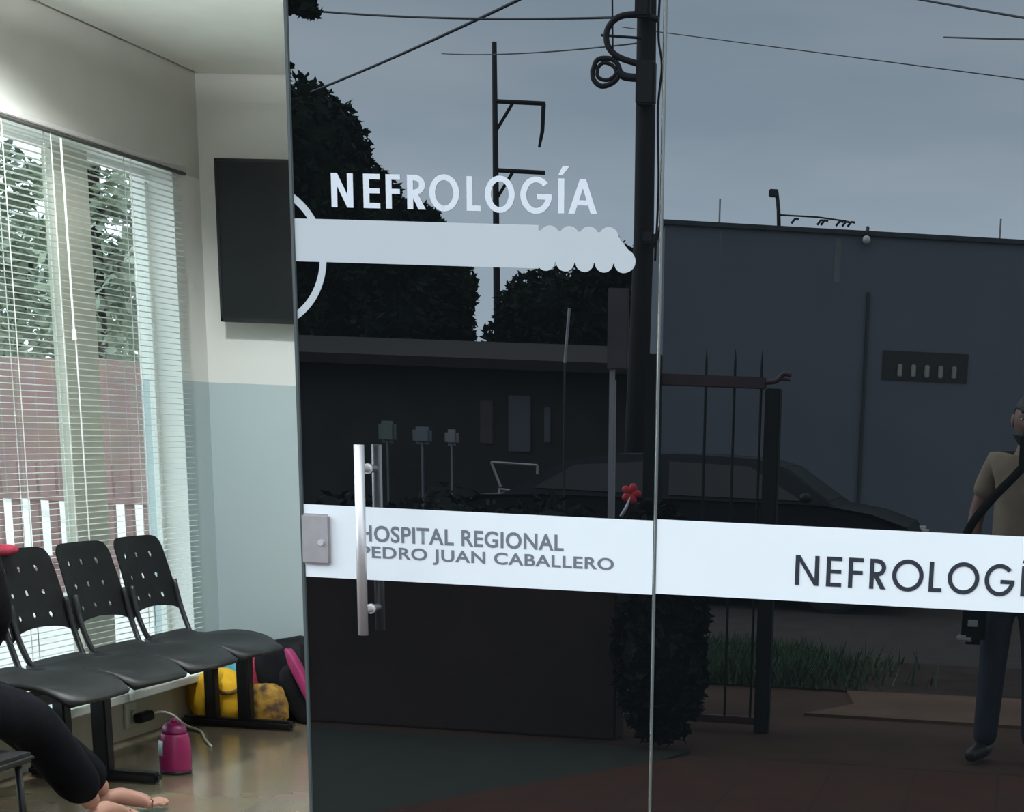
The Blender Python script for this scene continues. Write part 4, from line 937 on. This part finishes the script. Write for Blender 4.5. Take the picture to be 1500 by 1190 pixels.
# iron gate beside the pavement
ga = tag(empty('iron_gate', (-1.6,-5.06,0)), 'dark iron gate with spiked uprights reflected in the right pane', 'gate')
for x0_, x1_, h_ in ((-1.345,-1.265,1.80), (-1.985,-1.905,1.95)):
    under(ga, bm_obj('post', boxes([((x0_,-5.10,-0.01),(x1_,-5.02,h_))], 0.006), m_iron))
under(ga, bm_obj('top_rail', boxes([((-1.905,-5.075,1.795),(-1.345,-5.045,1.855))], 0.006), m_rail))
under(ga, bm_obj('bottom_rail', boxes([((-1.905,-5.075,0.03),(-1.345,-5.045,0.07))], 0.004), m_rail))
for x in (-1.665, -1.513, -1.372):
    bm = bmesh.new(); tube(bm, [(x,-5.06,0.03),(x,-5.06,1.92),(x,-5.06,1.99)], [0.0075,0.0075,0.001], 6); under(ga, bm_obj('upright', bm, m_iron))
bm = bmesh.new(); tube(bm, spline([(-1.345,-5.05,1.83),(-1.29,-5.05,1.84),(-1.255,-5.05,1.875),(-1.215,-5.05,1.87)], 5), 0.013, 8); tube(bm, [(-1.27,-5.05,1.85),(-1.22,-5.05,1.845)], 0.009, 6)
under(ga, bm_obj('latch_hook', bm, m_rail, None, True))

# ------------------------------------------------------------------ blue-grey building across the road
th = -math.atan(0.26); BM = Matrix.Translation((-4.0, -15.34, 0)) @ Matrix.Rotation(th, 4, 'Z')    # local x along the wall, y out of it
bd = tag(empty('building', (-4.0, -15.34, 0)), 'flat-roofed blue-grey building reflected across the road', 'building'); bd.rotation_euler = (0, 0, th)
def bpart(name, lst, m, bev=0.0):
    o_ = bm_obj(name, boxes(lst, bev), m); o_.parent = bd; return o_
bpart('wall', [((0,-5.5,-0.02),(12,0,3.70))], m_bldg)
bpart('coping', [((-0.04,-5.54,3.70),(12.04,0.04,3.752))], m_coping, 0.005)
vr = bpart('ventilation_opening', [((2.458,0.0,2.20),(3.435,0.012,2.515))], m_ventdark)  # flat dark panel behind the vent blocks
for k in range(5):
    x = 2.63+0.155*k
    o_ = bm_obj('vent_block', boxes([((x,0.012,2.24),(x+0.055,0.035,2.375))], 0.010), m_vent); o_.parent = vr
bpart('downpipe', [((2.243,0.0,0.0),(2.279,0.04,3.12))], m_pipe, 0.008)
bpart('wash_stain', [((1.865,0.0005,3.20),(1.935,0.003,3.66))], m_stain)
bpart('wash_stain', [((0.590,0.0005,3.40),(0.620,0.003,3.66))], m_stain)
lp_ = tag(empty('wall_lamp', (0,0,0)), 'small round lamp on the roof edge of the blue-grey building', 'lamp'); lp_.matrix_world = BM
bm = bmesh.new(); ellipsoid(bm, (2.20,0.07,3.655), (0.045,0.045,0.045), 14, 10); o_ = bm_obj('globe', bm, m_lamp, None, True); o_.parent = lp_
bm = bmesh.new(); tube(bm, [(2.21,0.0,3.72),(2.21,0.05,3.78),(2.20,0.07,3.70)], 0.02, 8); o_ = bm_obj('bracket', bm, m_pipe, None, True); o_.parent = lp_
an = tag(empty('roof_antenna', (0,0,0)), 'thin roof mast with a box on top on the blue-grey building', 'antenna'); an.matrix_world = BM
bm = bmesh.new(); tube(bm, [(1.275,-0.3,3.74),(1.262,-0.3,3.95),(1.235,-0.3,4.13)], 0.022, 8); o_ = bm_obj('mast', bm, m_wire, None, True); o_.parent = an
o_ = bm_obj('junction_box', boxes([((1.15,-0.34,4.08),(1.25,-0.26,4.16))], 0.01), m_wire); o_.parent = an
bm = bmesh.new(); tube(bm, [(1.27,-0.3,3.90),(1.70,-0.3,3.90),(2.02,-0.3,3.875)], 0.010, 6)
for x in (1.45, 1.74, 1.78, 1.95, 2.02, 2.08): tube(bm, [(x-0.04,-0.3,3.82),(x,-0.3,3.87),(x+0.04,-0.3,3.865)], 0.014, 6)
o_ = bm_obj('boom', bm, m_wire, None, True); o_.parent = an
for k, (x, h_, lb_) in enumerate(((0.604, 4.02, 'faint thin rod on the left end of the flat roof'), (3.75, 3.98, 'faint thin rod at the right end of the flat roof'))):
    bm = bmesh.new(); tube(bm, [(x,-0.2,3.74),(x,-0.2,h_)], 0.011, 6); o_ = bm_obj('roof_rod', bm, m_palegalv); o_.matrix_world = BM; tag(o_, lb_, 'rod')

# ------------------------------------------------------------------ utility poles and wires
up = tag(empty('utility_pole', (-3.93,-13.9,0)), 'thick dark utility pole with coiled cables reflected at the pane joint', 'utility pole')
bm = bmesh.new(); tube(bm, [(-4.0,-13.9,-0.02),(-3.92,-13.9,3.5),(-3.94,-13.9,7.6)], [0.125,0.100,0.088], 14); under(up, bm_obj('pole', bm, m_pole, None, True))
bm = bmesh.new()
def px18(x, y): return (-4.259+(x-893)*0.00688, -13.76, 4.905-(y-107)*0.00702)
tube(bm, spline([px18(962,38), px18(935,32), px18(905,36), px18(889,52), px18(890,72), px18(905,86), px18(935,95)], 8), 0.030, 8)
tube(bm, spline([px18(868,105), px18(876,90), px18(898,90), px18(908,104), px18(900,118), px18(882,124), px18(870,116), px18(868,103)], 8), 0.024, 8)
tube(bm, spline([px18(874,102), px18(884,94), px18(898,98), px18(902,108), px18(890,116), px18(876,112), px18(876,98)], 8), 0.018, 8)
tube(bm, spline([px18(905,104), px18(915,111), px18(938,113)], 6), 0.038, 8)
tube(bm, [px18(880,59), px18(938,62)], 0.013, 6)
under(up, bm_obj('cable_coil', bm, m_wire, None, True))
for q_ in (((-3.99,-13.82,4.62),(-3.80,-13.70,5.02)), ((-4.01,-13.80,5.40),(-3.86,-13.70,5.62)), ((-3.90,-13.82,3.35),(-3.78,-13.72,3.46))):
    under(up, bm_obj('clamp_box', boxes([q_], 0.02), m_wire))
bm = bmesh.new()
P = [(-3.80,-13.9,7.4),(-3.795,-13.9,6.0),(-3.81,-13.9,5.3),(-3.77,-13.9,5.0),(-3.80,-13.9,4.6),(-3.78,-13.9,3.9),(-3.80,-13.9,3.2)]
tube(bm, spline(P, 6), 0.012, 6); under(up, bm_obj('drop_cable', bm, m_wire, None, True))
fp = tag(empty('power_pole', (-12.0,-35.76,0)), 'thin distant power pole with two side arms reflected above the word', 'utility pole')
bm = bmesh.new(); tube(bm, [(-11.97,-35.76,-0.02),(-12.04,-35.76,9.55)], [0.10,0.052], 10); under(fp, bm_obj('pole', bm, m_pole, None, True))
for z, ins in ((8.36, 1), (6.95, 0)):
    bm = bmesh.new(); tube(bm, [(-12.03,-35.76,z),(-10.90,-35.76,z-0.03)], 0.05, 6); tube(bm, [(-12.02,-35.76,z-0.62),(-11.62,-35.76,z-0.02)], 0.035, 6)
    ar = under(fp, bm_obj('cross_arm', bm, m_pole))
    if ins:
        bm = bmesh.new(); tube(bm, [(-10.93,-35.76,z-0.03),(-10.96,-35.76,z-0.60),(-11.03,-35.76,z-0.92)], [0.05,0.045,0.03], 8); o_ = bm_obj('insulator', bm, m_pole); o_.parent = ar
def beyond(a, b, f0, f1): a, b = Vector(a), Vector(b); return a-(b-a)*f0, b+(b-a)*f1
wg = 'wires crossing the reflected sky'
for a_, b_, r_, sg, lb_ in (((-9.2,-17.76,6.30),(-3.95,-13.8,5.42),0.012,0.06,'wire crossing the sky along the top of the left pane'),
        ((-10.3,-21.76,6.18),(-5.6,-15.5,6.08),0.016,0.12,'thick slanting wire meeting the dark tree crown in the left pane'),
        ((-9.9,-25.7,7.36),(-3.95,-13.85,5.20),0.008,0.05,'faint wire behind the top of the distant power pole'),
        ((-1.9,-14.5,5.85),(0.8,-8.2,4.14),0.010,0.03,'upper of the two wires in the top right corner'),
        ((-0.9,-14.5,5.42),(0.8,-8.0,4.10),0.009,0.02,'lower of the two wires in the top right corner'),
        ((-4.6,-21.2,6.73),(-1.2,-17.3,5.66),0.007,0.0,'faint wire slanting across the sky above the flat roof'),
        ((-4.25,-13.76,5.95),(-4.23,-13.76,5.12),0.009,0.0,'short upright wire left of the utility pole')):
    if lb_.startswith(('thick', 'upper', 'lower')): a_, b_ = beyond(a_, b_, 0.12, 1.2)
    elif lb_.startswith('faint wire slanting'): a_, b_ = beyond(a_, b_, 0.5, 0.8)
    tag(wire('overhead_wire', [a_, b_], r_, m_wire, None, sg), lb_, 'wire', wg)

# ------------------------------------------------------------------ parked car
car = tag(empty('car', (-3.0,-12.4,0)), 'dark car parked across the road, its roof above the white band of the right pane', 'car')
def loft(bm, secs):
    """closed skin through equal-length outlines"""
    rings = [[bm.verts.new(p) for p in s_] for s_ in secs]; n = len(rings[0])
    for i in range(len(rings)-1):
        for k in range(n): bm.faces.new((rings[i][k], rings[i][(k+1)%n], rings[i+1][(k+1)%n], rings[i+1][k]))
    bm.faces.new(rings[0]); bm.faces.new(list(reversed(rings[-1])))
low = [(-5.20,0.30),(-5.28,0.55),(-5.22,0.84),(-4.95,0.92),(-4.2,0.95),(-2.6,0.96),(-1.72,0.96),(-1.30,0.90),(-0.98,0.80),(-0.84,0.62),(-0.86,0.34),(-1.1,0.22),(-5.0,0.22)]
def sec(y, inset, dz=0.0): return [(-3.05+(x+3.05)*(1-inset), y, z*(1-0.02*(inset > 0.02))+dz) for x, z in low]
bm = bmesh.new(); loft(bm, [sec(-11.70,0.05),sec(-11.66,0.015),sec(-11.78,0.0) if False else sec(-11.64,0.0),sec(-13.26,0.0),sec(-13.28,0.015),sec(-13.32,0.05)]); 
cb = under(car, bm_obj('car_body', bm, m_carpaint))
cab = [(-4.75,0.93),(-4.15,1.26),(-3.70,1.335),(-3.0,1.355),(-2.40,1.34),(-2.15,1.28),(-1.64,0.95)]
bm = bmesh.new(); loft(bm, [[(x,-11.72-0.16*max(0,(z-0.93)/0.42),z) for x,z in cab],[(x,-13.18+0.16*max(0,(z-0.93)/0.42),z) for x,z in cab]])
under(car, bm_obj('cabin', bm, m_carpaint))
for nm, P4 in (('side_window', [(-4.45,1.00),(-4.08,1.22),(-3.30,1.285),(-3.26,0.99)]), ('side_window', [(-3.18,0.99),(-3.20,1.285),(-2.45,1.27),(-1.95,0.99)])):
    for s_, y_ in ((1,-11.712), (-1,-13.188)):
        bm = bmesh.new(); q = [(x, y_-s_*0.16*max(0,(z-0.93)/0.42), z) for x,z in P4]; q2 = [(x, y+s_*0.008, z) for x,y,z in q]
        loft(bm, [q, q2]); under(car, bm_obj(nm, bm, m_carglass))
bm = bmesh.new(); q = [(-1.72,-11.80,0.985),(-1.72,-13.10,0.985),(-2.13,-12.98,1.262),(-2.13,-11.92,1.262)]; loft(bm, [q, [(x+0.012,y,z+0.014) for x,y,z in q]]); under(car, bm_obj('windscreen', bm, m_carglass))
for x in (-1.62, -4.42):
    for y in (-11.70, -13.22):
        bm = bmesh.new(); tube(bm, [(x,y-0.10,0.31),(x,y-0.085,0.31),(x,y+0.085,0.31),(x,y+0.10,0.31)], [0.27,0.31,0.31,0.27], 28)
        wh = under(car, bm_obj('wheel', bm, m_tyre))
        bm = bmesh.new(); tube(bm, [(x,y-0.105,0.31),(x,y+0.105,0.31)], 0.18, 20); o_ = bm_obj('hubcap', bm, m_chrome); o_.parent = wh
for y in (-11.82, -13.10):
    under(car, bm_obj('headlamp', boxes([((-0.98,y-0.13,0.64),(-0.85,y+0.13,0.75))], 0.03), m_lamp))
bm = bmesh.new(); ellipsoid(bm, (-1.90,-11.60,1.02), (0.06,0.07,0.045), 12, 8); under(car, bm_obj('wing_mirror', bm, m_carpaint, None, True))
under(car, bm_obj('side_trim', boxes([((-2.9,-11.66,0.66),(-1.2,-11.63,0.70))], 0.008), m_chrome))

# ------------------------------------------------------------------ yard outside the window (left)
slab('yard', [(-40,0.5),(XW-0.2,0.5),(XW-0.2,60),(-40,60)], -0.012, 0.0, m_paver)
fn_ = tag(empty('picket_fence', (-8.0,9.5,0)), 'rust-red picket fence seen through the blind', 'fence')
fx = [-11.2+0.165*i for i in range(38)]
k0 = None
for x in fx:
    if k0 is None:
        k0 = under(fn_, bm_obj('picket', boxes([((-0.038,9.48,0.05),(0.038,9.52,1.10))], 0.004), m_fence)); k0.location.x = x; continue
    c_ = k0.copy(); COL.objects.link(c_); c_.location.x = x
for z in (0.30, 0.80): under(fn_, bm_obj('rail', boxes([((-11.4,9.44,z),(-4.6,9.48,z+0.05))], 0.004), m_fence))
struct(bm_obj('wall_daylit_band', boxes([((-16,13.2,0),(-4.6,13.4,0.62))], 0.01), m_daylit_white))  # low white wall standing in for bright daylit ground behind the pickets
struct(bm_obj('wall_brick', boxes([((-22,17.0,0),(-5.0,17.3,2.12))], 0.01), m_brickred))
vn = tag(bm_obj('handrail', boxes([((-0.02,-0.02,-0.02),(2.4,0.02,0.04))], 0.008), m_white), 'white sloping handrail seen through the blind behind the pickets', 'handrail')
vn.location = (-10.3, 11.2, 1.0); vn.rotation_euler = (0, 0.33, 0.1)
for a_ in ((-10.2,1.0), (-8.2,0.3)):
    o_ = bm_obj('post', boxes([((a_[0],11.2,0.0),(a_[0]+0.05,11.25,a_[1]-0.03))], 0.004), m_white); o_.parent = vn; o_.matrix_parent_inverse = (Matrix.Translation(vn.location) @ vn.rotation_euler.to_matrix().to_4x4()).inverted()
tg = 'trees in the yard outside the window'
tree((-12.9,19.5), [([(-12.9,19.5,-0.02),(-12.85,19.5,2.2),(-12.7,19.4,5.6)],0.20,0.08)],
     [((-12.6,19.5,3.1),(1.1,0.9,1.05)),((-11.6,19.4,3.2),(0.9,0.9,0.9)),((-12.8,19.5,5.9),(1.3,1.0,0.85)),((-11.5,19.4,5.4),(0.9,0.8,0.8)),((-12.4,19.5,4.5),(1.2,0.8,0.45)),((-12.7,19.5,7.2),(1.2,1.0,0.8))], 5200, 0.11, m_leafl, 31, 'pale green tree seen through the blind right of the column', tg, False)
tree((-15.2,20.2), [([(-15.2,20.2,-0.02),(-15.1,20.2,2.0),(-14.7,20.1,5.4)],0.20,0.08)],
     [((-14.6,20.2,3.2),(1.1,0.9,1.1)),((-15.9,20.1,3.0),(0.9,0.9,0.9)),((-14.5,20.2,6.0),(1.2,1.0,0.8)),((-15.8,20.2,5.3),(1.0,0.9,0.9)),((-14.9,20.1,4.6),(1.1,0.8,0.5)),((-15.2,20.2,7.3),(1.4,1.0,0.8))], 5600, 0.11, m_leafl, 32, 'pale green tree seen through the blind left of the column', tg, False)
tree((-17.5,25.0), [([(-17.5,25.0,-0.02),(-17.4,25,2.5),(-16.9,25.0,4.0)],0.25,0.1)],
     [((-17.0,25,3.2),(1.9,1.2,1.3)),((-14.6,25,3.0),(1.5,1.2,1.3)),((-18.6,25,3.8),(1.4,1.2,1.2))], 4600, 0.13, m_leafl, 33, 'broad low tree behind the other yard trees', tg, False)
